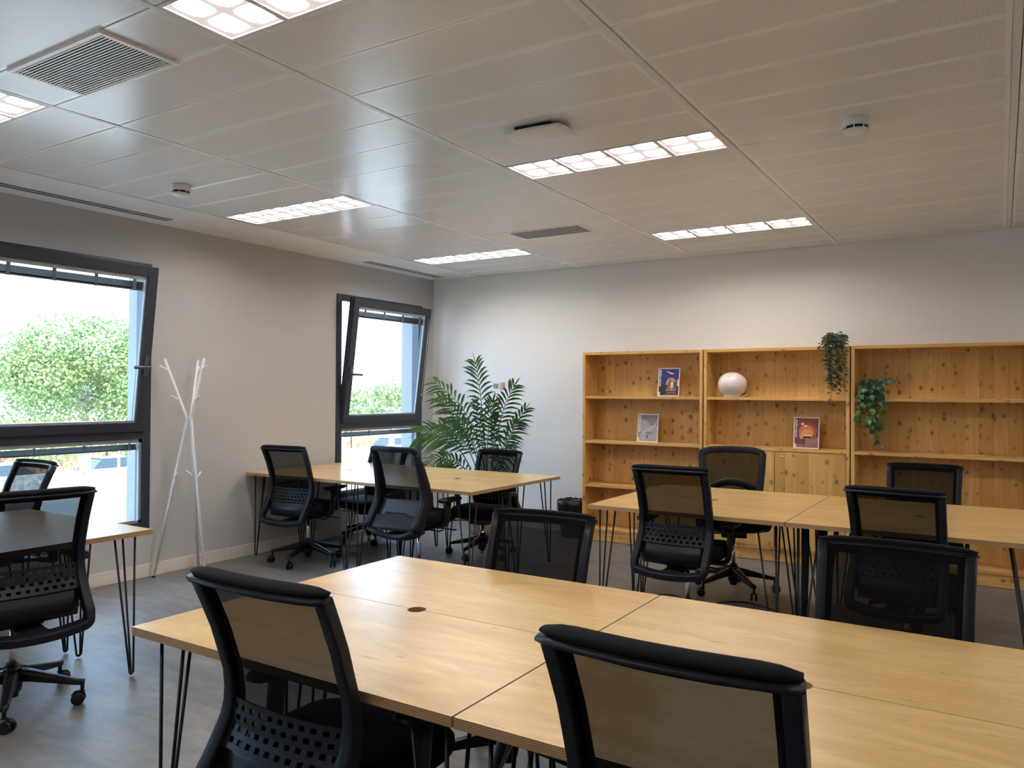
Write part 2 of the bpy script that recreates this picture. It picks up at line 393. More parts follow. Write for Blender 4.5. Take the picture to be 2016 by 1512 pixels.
# ------------------------------------------------------------------ windows
def make_window(n, y0, y1):
    w = thing('window_%d' % n, 'tall anthracite framed window', 'window', (0, 0, 0)); del w['label']; del w['category']; w['kind'] = 'structure'
    fi, fo = XL + .012, XL - .085       # inner and outer face of the fixed frame
    fw = .068; zm0, zm1 = 1.075, 1.150
    mb = MB(); mb.box(fo, fi, y0, y0 + fw, WZ0, WZ1); mb.box(fo, fi, y1 - fw, y1, WZ0, WZ1)
    mb.box(fo, fi, y0 + fw, y1 - fw, WZ1 - fw, WZ1); mb.box(fo, fi, y0 + fw, y1 - fw, WZ0, WZ0 + .08); mb.box(fo, fi, y0 + fw, y1 - fw, zm0, zm1)
    mb.box(fo - .02, fo, y0, y0 + .03, WZ0, WZ1); mb.box(fo - .02, fo, y1 - .03, y1, WZ0, WZ1)
    fr = obj('window_frame', mb, M_FRAME, w, bevel=.003)
    mb = MB(); a, b, zz0, zz1 = y0 + fw, y1 - fw, WZ0 + .08, zm0
    for q in ((a, a + .022, zz0, zz1), (b - .022, b, zz0, zz1), (a, b, zz0, zz0 + .02), (a, b, zz1 - .028, zz1)): mb.box(fi - .035, fi - .012, q[0], q[1], q[2], q[3])
    obj('glazing_bead', mb, M_BEAD, w)
    mb = MB(); mb.box(fi - .062, fi - .056, a, b, zz0, zz1); obj('glass_pane', mb, M_GLASS, w)
    # raised blind of the fixed pane
    mb = MB()
    for k in range(4):
        zz = zz1 - .046 - k * .008; p = [(fi - .052, zz + .005), (fi - .030, zz - .005), (fi - .030, zz - .0032), (fi - .052, zz + .0068)]
        mb.add([(x, yy, z) for yy in (a + .03, b - .03) for x, z in p], [(0,1,2,3),(7,6,5,4),(0,4,5,1),(1,5,6,2),(2,6,7,3),(3,7,4,0)])
    mb.box(fi - .054, fi - .028, a + .03, b - .03, zz1 - .084, zz1 - .074)
    bl = obj('blind', mb, M_SLAT, w)
    mb = MB()
    for k in range(4): yy = a + .09 + k * (b - a - .18) / 3; mb.box(fi - .027, fi - .024, yy - .008, yy + .008, zz1 - .086, zz1 - .03)
    obj('ladder_tape', mb, M_RAIL, bl)
    # tilted sash, local frame at its lower hinge line
    ya, yb, H, th = y0 + .063, y1 - .063, 1.262, .072; rw = .078
    sash = MB()
    sash.box(-th, 0, ya, ya + rw, 0, H); sash.box(-th, 0, yb - rw, yb, 0, H); sash.box(-th, 0, ya + rw, yb - rw, 0, rw * .9); sash.box(-th, 0, ya + rw, yb - rw, H - rw, H)
    so = obj('sash', sash, M_FRAME, w, loc=(fi + .026, 0, 1.135), bevel=.003); so.rotation_euler = (0, R(7.1), 0)
    a, b, z0, z1 = ya + rw, yb - rw, rw * .9, H - rw
    mb = MB()
    for q in ((a, a + .014, z0, z1), (b - .014, b, z0, z1), (a, b, z0, z0 + .014), (a, b, z1 - .03, z1)): mb.box(-.034, -.014, *q)
    obj('glazing_bead', mb, M_BEAD, so)
    mb = MB(); mb.box(-.052, -.046, a, b, z0, z1); obj('glass_pane', mb, M_GLASS, so)
    mb = MB()
    for k in range(7):                                     # curved slats lie at an angle, so they close up
        zz = z1 - .052 - k * .0075; p = [(-.043, zz - .006), (-.018, zz + .004), (-.018, zz + .0058), (-.043, zz - .0042)]
        mb.add([(x, yy, z) for yy in (a + .022, b - .022) for x, z in p], [(0,1,2,3),(7,6,5,4),(0,4,5,1),(1,5,6,2),(2,6,7,3),(3,7,4,0)])
    obj('blind', mb, M_SLAT, so)
    mb = MB(); mb.box(-.044, -.017, a + .022, b - .022, z1 - .112, z1 - .102); obj('blind_rail', mb, M_RAIL, so)
    for k in range(4):
        yy = a + .10 + k * (b - a - .20) / 3; mb = MB(); mb.box(-.0165, -.0125, yy - .013, yy + .013, z1 - .114, z1 - .028); obj('ladder_tape', mb, M_RAIL, so)
    side = 1 if n == 1 else -1
    yh = (yb - rw / 2) if side > 0 else (ya + rw / 2)
    mb = MB(); mb.box(0, .012, yh - .016, yh + .016, .43, .58)
    mb.tube([(0, yh, .50), (.05, yh, .50)], .011); mb.sweep(rounded([(.05, yh + side * .012, .50), (.052, yh - side * .05, .50), (.045, yh - side * .125, .497)], .02), (.011, .013), n=10)
    obj('handle', mb, M_HANDLE, so, bevel=.003)
    if n == 2:
        mb = MB(); yc = yb - .03; mb.tube([(.006, yc, H - .12), (.006, yc, .52), (.006, yc - .002, .30)], .0025, 6); mb.tube([(.006, yc - .002, .30), (.006, yc - .002, .275)], .006, 8)
        obj('blind_cord', mb, M_CORD, so)
    return w
for i, (a, b) in enumerate(WINS): make_window(i + 1, a, b)

# ------------------------------------------------------------------ ceiling fittings
def make_light(label, x, y, nx):
    t = thing('ceiling_light', label, 'ceiling light', (x, y, ZC), 0, 'recessed lights in the metal ceiling')
    W, D = 1.2265, .3157
    mb = MB(); z = .002
    x0, x1, yy0, yy1 = 0, W, .002, D - .002; b = .014; gp = .024; lw = (W - 2 * b - 3 * gp) / 4
    mb.box(x0, x1, yy0, yy0 + .014, -z, .03); mb.box(x0, x1, yy1 - .014, yy1, -z, .03); mb.box(x0, x0 + b, yy0, yy1, -z, .03); mb.box(x1 - b, x1, yy0, yy1, -z, .03)
    for k in range(3): q = b + lw * (k + 1) + gp * k; mb.box(q, q + gp, yy0 + .014, yy1 - .014, -z, .03)
    obj('frame', mb, M_CHAN, t)
    for k in range(4):
        q0 = b + k * (lw + gp); mb = MB(); uvs = []
        for i in range(2):
            for j in range(2):
                cx0, cx1 = q0 + lw * i / 2, q0 + lw * (i + 1) / 2; hy = (yy1 - yy0 - .028) / 2; cy0 = yy0 + .014 + hy * j; cy1 = cy0 + hy; N = 6
                vs = []; base = len(mb.v)
                def dome(u, v): return (cx0 + (cx1 - cx0) * u, cy0 + (cy1 - cy0) * v, .003 + .020 * (1 - (2*u-1)**4) * (1 - (2*v-1)**4))
                nf = len(mb.f); mb.grid(lambda u, v: dome(1 - u, v), N, N)
                for jj in range(N):
                    for ii in range(N):
                        uvs += [(ii/N, jj/N), ((ii+1)/N, jj/N), ((ii+1)/N, (jj+1)/N), (ii/N, (jj+1)/N)]
        o = obj('diffuser', mb, M_LAMP, t)
        ul = o.data.uv_layers.new(name='uv')
        for li, q in enumerate(uvs): ul.data[li].uv = q
    mb = MB(); mb.box(x0, x1, yy0, yy1, .03, .045); obj('housing', mb, M_CHAN, t)
    return t
LL = {(2, 1.59): 'lit recessed ceiling light of four lens squares, beside the square slatted vent', (0, 1.59): 'lit recessed ceiling light cut by the frame edge, above the left window',
      (0, 3.80): 'lit recessed ceiling light of four squares near the plain smoke detector above the coat rack', (0, 6.01): 'lit recessed ceiling light beside the slot vent over the far tilted window',
      (2, 3.80): 'lit recessed ceiling light right in front of the white square access point', (2, 6.01): 'lit recessed ceiling light nearest the left pine bookcase'}
first = None
for c, y in LIGHTS:
    if (c, y) in LL:
        lab = LL[(c, y)]
    else: continue
    loc = (COLS[c] + .016, Y0 + strip_of(y + .05) * STRIP, ZC)
    if first is None: first = make_light(lab, loc[0], loc[1], 0)
    else: dup(first, loc, 0, lab, 'recessed lights in the metal ceiling')
for c, y, lab in ((2, -.62, 'recessed ceiling light behind the viewer over the nearest desks'), (5, 1.59, 'recessed ceiling light at the right over the near desks'), (5, 3.80, 'recessed ceiling light at the right, level with the access point'), (5, 6.01, 'recessed ceiling light at the right, nearest the back wall')):
    dup(first, (COLS[c] + .016, Y0 + strip_of(y + .05) * STRIP, ZC), 0, lab)
# blank panels for openings left without a lamp
mb = MB()
for c, y in LIGHTS:
    if (c, y) in LL or (c == 5 and y > 1) or (c, y) == (2, -.62): continue
    x0, x1 = COLS[c] + .016, min(COLS[c + 1] - .016, XR); yy = Y0 + strip_of(y + .05) * STRIP; mb.box(x0, x1, yy + .002, yy + STRIP - .002, ZC, ZC + .03)
# panels either side of the two grilles
gy1 = Y0 + strip_of(1.65) * STRIP; gy2 = Y0 + strip_of(5.45) * STRIP
for gy in (gy1, gy2):
    mb.box(COLS[1] + .016, -3.448, gy + .0015, gy + STRIP - .0015, ZC, ZC + .03); mb.box(-2.782, COLS[2] - .016, gy + .0015, gy + STRIP - .0015, ZC, ZC + .03)
struct('ceiling_filler_panels', mb, M_CEIL).name = 'ceiling'

def grille(label, gy, dense):
    t = thing('ceiling_vent', label, 'vent', (-3.45, gy, ZC), 0)
    W, D = .67, STRIP; fr = .022; mb = MB(); zl = -.012 if not dense else -.005
    y0, y1 = (-.006, D + .010) if not dense else (.0, D)
    mb.box(0, W, y0, y0 + fr, zl, .02); mb.box(0, W, y1 - fr, y1, zl, .02); mb.box(0, fr, y0 + fr, y1 - fr, zl, .02); mb.box(W - fr, W, y0 + fr, y1 - fr, zl, .02)
    obj('frame', mb, M_VENTW, t, bevel=.002)
    if not dense:
        n = 20
        for k in range(n):
            yy = y0 + fr + (y1 - y0 - 2 * fr) * (k + .5) / n; mb = MB()
            mb.box(fr, W - fr, yy - .0031, yy + .0031, -.011, -.009); obj('slat', mb, M_VENTW, t)
        mb = MB(); mb.box(fr, W - fr, y0 + fr, y1 - fr, .012, .018); obj('backing', mb, M_GAP, t)
    else:
        q = NT('grille_mesh'); v = q.coord('Object'); xyz = q.n('ShaderNodeSeparateXYZ', {0: v}); 
        a = q.math('SINE', q.math('MULTIPLY', xyz.outputs[0], 900)); b = q.math('SINE', q.math('MULTIPLY', xyz.outputs[1], 900))
        m = q.set(color=q.mix(q.math('GREATER_THAN', q.math('MULTIPLY', a, b), -.1), (.34, .335, .31), (.06, .06, .06)), rough=.5)
        mb = MB(); mb.box(fr, W - fr, fr, D - fr, -.001, .006); obj('mesh_panel', mb, m, t)
grille('white square ceiling vent with parallel dark slats', gy1, False)
grille('flat grey perforated ceiling grille in a white frame', gy2, True)

def slot_vent(label, y0, y1):
    t = thing('slot_vent', label, 'vent', (-5.42, y0, ZC), 0); L = y1 - y0
    mb = MB()
    for a, b in ((-.062, -.050), (-.006, .006), (.050, .062)): mb.box(a, b, 0, L, -.004, .0)
    mb.box(-.05, .05, 0, .012, -.004, 0); mb.box(-.05, .05, L - .012, L, -.004, 0)
    obj('frame', mb, M_VENTW, t)
    mb = MB(); mb.box(-.05, .05, .012, L - .012, -.0012, -.0002); obj('dark_slot', mb, M_GAP, t)
    for a in (-.028, .028): mb = MB(); mb.box(a - .005, a + .005, .012, L - .012, -.003, -.0012); obj('deflector', mb, M_RAIL, t)
slot_vent('long thin slot vent in the white ceiling border above the left window', 2.42, 3.68)
slot_vent('long thin slot vent in the white ceiling border above the far tilted window', 5.84, 7.10)

def detector(label, x, y):
    t = thing('smoke_detector', label, 'smoke detector', (x, y, ZC), 0)
    mb = MB(); mb.lathe([(0, 0), (.050, 0), (.052, -.004), (.052, -.030), (.046, -.032), (0, -.032)], n=32); obj('base', mb, M_WHITEP, t)
    mb = MB(); mb.lathe([(.044, -.031), (.044, -.046)], n=32); obj('sensor_ring', mb, M_GAP, t)
    mb = MB()
    for k in range(8):
        a = 2 * PI * k / 8; c, s = math.cos(a), math.sin(a); mb.tube([(.048 * c, .048 * s, -.030), (.048 * c, .048 * s, -.047)], .0028, 6)
    mb.lathe([(0, -.061), (.025, -.060), (.042, -.054), (.049, -.047), (.049, -.044), (0, -.044)], n=32); obj('cap', mb, M_WHITEP, t); t.scale = (1.16, 1.16, 1.2)
detector('round white smoke detector on the ceiling above the coat rack', -4.45, 3.08)
detector('round white smoke detector on the right ceiling bay above the bookcases', -.586, 4.0)

t = thing('access_point', 'white square wireless access point hung just under the ceiling', 'access point', (-1.945, 3.345, ZC), R(2))
mb = MB(); mb.box(-.10, .10, -.085, .085, -.022, 0); obj('mount_plate', mb, M_BLACKP, t, bevel=.004)
mb = MB(); hw = .165
def ap(u, v):
    x, y = (2*u-1), (2*v-1); r = 1 - .10 * (x*x) * (y*y)
    return (x * hw * r, y * .105 * r, -.034 - .013 * (1 - abs(x)**2.2) * (1 - abs(y)**2.2))
mb.grid(lambda u, v: ap(1 - u, v), 14, 14); n0 = len(mb.v)
rim = [(i/14, 0) for i in range(14)] + [(1, i/14) for i in range(14)] + [(1 - i/14, 1) for i in range(14)] + [(0, 1 - i/14) for i in range(14)]
rp = [ap(u, v) for u, v in rim]; k = len(rp)
mb.add(rp + [(x, y, -.022) for x, y, z in rp], [(i, (i+1) % k, k + (i+1) % k, k + i) for i in range(k)] + [tuple(k + i for i in range(k))]); obj('cover', mb, M_WHITEP, t)

# ------------------------------------------------------------------ bookcases
BY0, BY1, BH, BT = 6.94, 7.222, 1.857, .027
def bookcase(label, x0, x1, doors):
    t = thing('bookcase', label, 'bookcase', (x0, BY0, 0), 0, 'pine bookcases along the back wall'); W, D = x1 - x0, BY1 - BY0
    for a in (0, W - BT): mb = MB(); mb.box(a, a + BT, 0, D, 0, BH - BT); obj('side_panel', mb, M_PINE_Z, t, bevel=.0015)
    mb = MB(); mb.box(0, W, 0, D, BH - BT, BH); obj('top_panel', mb, M_PINE_X, t, bevel=.0015)
    mb = MB(); mb.box(BT, W - BT, D - .014, D, .05, BH - BT); obj('back_panel', mb, M_PINE_Z, t)
    for z in ([1.425, .985, .555, .125] if not doors else [1.425, .985, .125]):
        mb = MB(); mb.box(BT, W - BT, .006 if not (doors and z < 1) else .0, D - .014, z - .026, z); obj('shelf', mb, M_PINE_X, t, bevel=.0015)
    mb = MB(); mb.box(BT, W - BT, .012, .034, .004, .099); obj('plinth', mb, M_PINE_X, t)
    if doors:
        xm = 0.629
        for a, b in ((BT + .002, xm - .0015), (xm + .0015, W - BT - .002)):
            mb = MB(); mb.box(a + .0015, b - .0015, .002, .022, .128, .954); d = obj('door', mb, M_PINE_Z, t, bevel=.0015)
            if a > .5:
                mb = MB(); mb.tube([(xm + .068, .003, .913), (xm + .068, -.006, .913)], .0095, 14); obj('lock', mb, M_CHROME, d)
                mb = MB(); mb.box(xm + .067, xm + .069, -.030, -.004, .909, .917); mb.sweep([(xm + .068 + .008*math.sin(q), -.022 + .0*q, .893 - .018*math.cos(q)) for q in [2*PI*i/16 for i in range(16)]], (.0012, .003), up=(0,1,0), n=6, closed=True); obj('key', mb, M_CHROME, d)
    return t
bookcase('open knotty pine bookcase nearest the window corner, with two magazines on it', -3.527, -2.309, False)
bookcase('middle knotty pine bookcase with two lower doors and a key in the lock', -2.296, -1.062, True)
bookcase('open knotty pine bookcase at the right end, holding the trailing ivy', -1.051, .187, False)

# ------------------------------------------------------------------ desks
def hairpin(x, y, sx, sy, zt):
    """three-rod hairpin leg; corner is towards (sx, sy)"""
    mb = MB(); r = .0055; fx, fy = x, y
    tops = [(x, y), (x - sx * .105, y), (x, y - sy * .105)]
    a = [(tops[1][0], tops[1][1], zt), (fx - sx * .016, fy, .016), (fx - sx * .008, fy, .004 + r), (fx + sx * .003, fy, .016), (tops[0][0] + sx * .004, tops[0][1], zt)]
    mb.tube(rounded(a, .012, 3), r, 8)
    mb.tube(rounded([(tops[2][0], tops[2][1], zt), (fx, fy - sy * .016, .022), (fx - sx*.006, fy - sy * .004, .010)], .01, 3), r, 8)
    mb.box(min(x, x - sx * .115) - .012, max(x, x - sx * .115) + .012, min(y, y - sy * .115) - .012, max(y, y - sy * .115) + .012, zt - .004, zt)
    return mb
def make_desk(label, x, y, L, D, rz, group):
    t = thing('desk', label, 'desk', (x, y, 0), rz, group); z0, z1 = .715, .74; ins = .062
    poly = [(-L/2, -D/2), (L/2, -D/2), (L/2, D/2)] + [(.030 * math.cos(a), D/2 - .030 * math.sin(a)) for a in [PI * i / 14 for i in range(15)]] + [(-L/2, D/2)]
    mb = MB(); mb.prism([(p[0], p[1]) for p in poly], z0, z1, 0, 1)
    obj('tabletop', mb, [M_BIRCH, M_PLY], t, bevel=.0015, segs=1)
    for sx in (-1, 1):
        for sy in (-1, 1): obj('leg', hairpin(sx * (L/2 - ins), sy * (D/2 - ins), sx, sy, z0), M_STEEL, t)
    return t
g1, g2 = 1.3845, 2.6145; gm = 2.0
SZ = {}
def desk(label, x0, x1, y0, y1, rz, group):
    L, D = (x1 - x0, y1 - y0) if rz in (0, PI) else (y1 - y0, x1 - x0)
    key = (round(L, 3), round(D, 3)); loc = ((x0 + x1) / 2, (y0 + y1) / 2, 0)
    if key not in SZ: SZ[key] = make_desk(label, loc[0], loc[1], L, D, rz, group); return SZ[key]
    return dup(SZ[key], loc, rz, label, group)
G = 'desks of the nearest four'
desk('birch plywood desk closest to the viewer, behind the large left chair', -2.215, -1.0205, g1, gm - .0015, 0, G)
desk('birch plywood desk closest to the viewer on the right, behind the largest chair back', -1.0155, .179, g1, gm - .0015, 0, G)
desk('birch plywood desk with a bright window glare, left of the near four, far side', -2.215, -1.0205, gm + .0015, g2 + .001, PI, G)
desk('birch plywood desk on the far side of the near four, right of the long seam', -1.0155, .179, gm + .0015, g2 + .001, PI, G)
G = 'desks in front of the bookcases'
desk('birch plywood desk before the left bookcase, near side, behind the perforated-back chair', -2.240, -1.0215, 4.484, 5.158, 0, G)
desk('birch plywood desk by the bookcases, near side, at the right edge', -1.0165, .202, 4.484, 5.158, 0, G)
desk('birch plywood desk before the left and middle bookcases, far side', -2.240, -1.0215, 5.161, 5.835, PI, G)
desk('birch plywood desk before the right bookcase, far side', -1.0165, .202, 5.161, 5.835, PI, G)
G = 'desks under the far window'
desk('birch plywood desk against the window wall, near side, beyond the coat rack', -5.618, -4.4095, 4.556, 5.216, 0, G)
desk('birch plywood desk of the window corner group, near side, by the bin', -4.4065, -3.198, 4.556, 5.216, 0, G)
desk('birch plywood desk under the far tilted window, far side', -5.618, -4.4095, 5.219, 5.879, PI, G)
desk('birch plywood desk in front of the potted palm, far side', -4.4065, -3.198, 5.219, 5.879, PI, G)
G = 'desks under the left window'
desk('birch plywood desk by the left window, on the room side', -4.298, -3.684, 1.212, 2.412, PI/2, G)
desk('birch plywood desk by the left window, on the window side', -4.915, -4.301, 1.212, 2.412, -PI/2, G)

# ------------------------------------------------------------------ office chairs
def prof_y(z):                       # side profile of the back: leans to the lumbar, then kicks out
    pts = [(.395, -.325), (.45, -.315), (.52, -.262), (.60, -.215), (.66, -.203), (.74, -.213), (.86, -.252), (.97, -.300), (1.0, -.315)]
    for (za, ya), (zb, yb) in zip(pts, pts[1:]):
        if z <= zb: q = (z - za) / (zb - za); return ya + (yb - ya) * q
    return pts[-1][1]
def star_base(t):
    mb = MB(); N = 5
    mb.lathe([(0, .075), (.036, .075), (.040, .10), (.038, .165), (.030, .195), (0, .195)], n=20)
    for k in range(N):
        a = 2 * PI * k / N + PI / 2 + .0; c, s = math.cos(a), math.sin(a)
        pts = [(.02, .150), (.08, .142), (.18, .122), (.27, .104), (.305, .100)]
        mb.sweep([(r * c, r * s, z) for r, z in pts], [(.030, .030), (.028, .026), (.021, .019), (.017, .014), (.014, .012)], n=12, p=4)
    obj('base', mb, M_BLACKP, t)
    for k in range(N):
        a = 2 * PI * k / N + PI / 2; c, s = math.cos(a), math.sin(a); rx, ry = .298 * c, .298 * s
        mb = MB(); yaw = a + 1.1 + 2.3 * k; ax = Vector((math.cos(yaw), math.sin(yaw), 0)); tr = Vector((-ax.y, ax.x, 0)) * .016
        p = Vector((rx, ry, 0)); mb.tube([p + Vector((0, 0, .060)), p + Vector((0, 0, .102))], .009, 10)
        for sg in (-1, 1):
            q = p + tr + Vector((0, 0, .0285)); ring = []
            e = [(.0, -.021), (.020, -.021), (.026, -.017), (.0285, -.010), (.0285, .010), (.026, .017), (.020, .021), (0, .021)]
            e = [(r, .007 + (h + .021) * .40) for r, h in e]
            vs = []; fs = []; n = 20; kk = len(e); w = Vector((0, 0, 1)); tt = tr.normalized()
            for i in range(n):
                th = 2 * PI * i / n
                for r, h in e: vs.append(q + tt * (r * math.cos(th)) + w * (r * math.sin(th)) + ax * (sg * h))
            for i in range(n):
                j = (i + 1) % n
                for m in range(kk - 1): fs.append((i*kk+m, j*kk+m, j*kk+m+1, i*kk+m+1))
            mb.add(vs, fs, 0, True)
        mb.sweep([p + tr * .2 + Vector((0,0,.056)) - tr*.9, p + tr * .2 + Vector((0,0,.062)), p + tr*1.9 + Vector((0,0,.056)), p + tr * 2.6 + Vector((0,0,.040))], (.009, .006), n=8)
        obj('caster', mb, M_BLACKP, t)
def seat_parts(t, drop=0.0):
    up = []
    mb = MB()
    def cushion(u, v):
        # outline as a superellipse, pushed along v from bottom to top
        a = 2 * PI * u; c, s = math.cos(a), math.sin(a); ex = .5
        x = .245 * math.copysign(abs(c) ** ex, c); y = .235 * math.copysign(abs(s) ** ex, s)
        k = [(.90, .462), (.985, .470), (1.0, .490), (.995, .510), (.95, .526), (.80, .534), (.45, .533), (0, .530)][int(round(v * 7))]
        z = k[1] - (.018 * max(0, y * k[0] - .10) / .135 if k[1] > .5 else 0) + .012 * abs(x * k[0] / .245) ** 2.5 * (1 if k[1] > .5 else 0)
        return (x * k[0], .012 + y * k[0], z)
    mb.grid(cushion, 40, 7); mb.add([cushion(i / 40, 0) for i in range(40)], [tuple(range(40))]); up.append(obj('seat', mb, M_FABRIC, t))
    mb = MB()
    def pan(u, v):
        a = 2 * PI * u; c, s = math.cos(a), math.sin(a); k = [(.15, .425), (.62, .430), (.86, .445), (.93, .464)][int(round(v * 3))]
        return (.245 * math.copysign(abs(c) ** .5, c) * k[0], .012 + .235 * math.copysign(abs(s) ** .5, s) * k[0], k[1])
    mb.grid(pan, 40, 3); mb.add([pan(i / 40, 0) for i in range(40)], [tuple(range(40))[::-1]])
    mb.box(-.09, .09, -.12, .10, .385, .428); up.append(obj('seat_shell', mb, M_BLACKP, t, bevel=.006))
    mb = MB(); mb.tube([(.08, .03, .405), (.235, .05, .402)], .005, 8); mb.sweep([(.235, .05, .402), (.262, .053, .400), (.295, .055, .400)], [(.006, .006), (.016, .006), (.014, .005)], n=10)
    mb.tube([(.08, -.05, .405), (.22, -.05, .398), (.25, -.045, .412)], .0055, 8); up.append(obj('lever', mb, M_BLACKP, t))
    for sx in (-1, 1):
        mb = MB()
        p = rounded([(sx * .10, -.02, .425), (sx * .252, -.02, .432), (sx * .263, -.018, .50), (sx * .266, -.005, .648 - drop)], .04, 5)
        mb.sweep(p, (.030, .013), up=(sx, 0, .35), n=12, p=3.4)
        ar = obj('armrest', mb, M_BLACKP, t); up.append(ar)
        mb = MB()
        def pad(u, v):
            a = 2 * PI * u; c, s = math.cos(a), math.sin(a); k = [(.0, .645), (.88, .645), (1.0, .652), (1.0, .664), (.92, .672), (0, .674)][int(round(v * 5))]; k = (k[0], k[1] - drop)
            return (sx * .264 + .041 * math.copysign(abs(c) ** .6, c) * k[0], .02 + .125 * math.copysign(abs(s) ** .6, s) * k[0], k[1])
        mb.grid(pad, 28, 5); obj('arm_pad', mb, M_BLACKP, ar)
    return up
def gas(t, up):
    mb = MB(); mb.lathe([(0, .05), (.025, .05), (.025, .205), (.0, .205)], n=20); obj('column', mb, M_BLACKP, t)
    mb = MB(); mb.lathe([(0, .12), (.0150, .12), (.0150, .40), (0, .40)], n=20); up.append(obj('gas_lift', mb, M_CHROME, t))

def bow(x, hw): return -.030 * (1 - (x / hw) ** 2)
def chair_a():
    t = thing('office_chair', 'x', 'chair', (0, 0, 0), 0, 'black office chairs at the desks'); star_base(t); up = seat_parts(t); gas(t, up)
    # frame: two posts joined by the bottom bow
    mb = MB(); zs = [.99, .93, .86, .80, .74, .69, .65, .61, .57, .53, .49, .455]
    def px(z): return .213 - .006 * math.sin((z - .45) / .55 * PI)
    L = [Vector((-px(z), prof_y(z), z)) for z in zs]; Rr = [Vector((px(z), prof_y(z), z)) for z in zs]
    bot = rounded([L[-1], (-.208, -.322, .405), (-.10, -.335, .388), (0, -.338, .384), (.10, -.335, .388), (.208, -.322, .405), Rr[-1]], .055, 5)
    path = L + bot[1:-1] + Rr[::-1]
    secs = []
    for q in path:
        k = min(1, max(0, (.70 - q.z) / .12)); secs.append((.0165 + .004 * k, .018 + .008 * k))
    # keep the section frame steady by sweeping with a forward reference
    mb.sweep(path, secs, up=(0, 1, .25), n=16, p=6)
    mb.sweep([(0, -.335, .388), (0, -.25, .392), (0, -.10, .405)], [(.07, .012), (.06, .014), (.05, .016)], n=12, p=4)
    f = obj('back_frame', mb, M_GREYP, t); up.append(f)
    # top lip
    mb = MB(); n = 14; pts = []; 
    for i in range(n + 1):
        x = -.232 + .464 * i / n; pts.append((x, prof_y(1.0) - .010 + bow(x, .232) * .9 + .008, .998 - .004 * (abs(x) / .232) ** 4))
    mb.sweep(pts, [(.025, .0075) if 0 < i < n else (.016, .005) for i in range(n + 1)], up=(0, -.35, 1), n=12, p=2.6); f2 = obj('top_rail', mb, M_GREYP, t); up.append(f2)
    mb = MB(); pts = [(x * .985, y + .006, z + .012) for x, y, z in pts]
    mb.sweep(pts, [(.025, .0095) if 1 < i < n - 1 else (.022, .0085) if 0 < i < n else (.012, .004) for i in range(n + 1)], up=(0, -.15, 1), n=12, p=2.4); obj('cloth_edge', mb, M_FABRIC, f2)
    mb = MB()
    def msh(u, v): z = .50 + .492 * v; x = (-1 + 2 * u) * (px(z) - .004); return (x, prof_y(z) + .016 + bow(x, .21) * (.35 + .65 * v), z)
    mb.grid(msh, 14, 20); up.append(obj('mesh_back', mb, M_MESH, t))
    # cloth border of the mesh
    mb = MB()
    def edge(s):
        def g(u, v): z = .50 + .492 * v; x = s * (px(z) - .004 - .030 * u); return (x, prof_y(z) + .013 + bow(x, .21) * (.35 + .65 * v), z)
        return g
    mb.grid(edge(1), 2, 20); mb.grid(edge(-1), 2, 20)
    def tb(u, v): z = .968 + .024 * v; x = (-1 + 2 * u) * (px(z) - .004); return (x, prof_y(z) + .013 + bow(x, .21) * (.35 + .65 * (z - .5) / .492), z)
    mb.grid(tb, 14, 2); up.append(obj('mesh_border', mb, M_FABRIC, t, solid=.004))
    # perforated lumbar band
    mb = MB(); NU, NV = 44, 9
    def lum(u, v): z = .553 + .112 * v; x = (-1 + 2 * u) * .196; return (x, prof_y(z) - .006 + bow(x, .2) * .75, z)
    def keep(i, j):
        if j in (0, NV - 1) or i < 2 or i > NU - 3: return True
        r = (j - 1) // 2 if j % 2 == 1 or True else 0
        row = (j - 1) // 2; inrow = (j - 1) % 2 == 0 or j in (2, 4, 6)
        if j % 2 == 0: return True
        return (i - 2 - (2 if row % 2 else 0)) % 4 not in (1, 2)
    NV = 9
    mb.grid(lum, NU, NV, keep=keep, sm=False); up.append(obj('lumbar_support', mb, M_GREYP, t, solid=.006))
    mb = MB()
    def low(u, v): z = .435 + .125 * v; x = (-1 + 2 * u) * .186; return (x, prof_y(max(z, .50)) + .03 * (1 - v) + .004 + bow(x, .2) * .7, z)
    mb.grid(low, 14, 6); up.append(obj('lower_back_panel', mb, M_BLACKP, t, solid=.008))
    return t, [q.name.split('.')[0] for q in up]
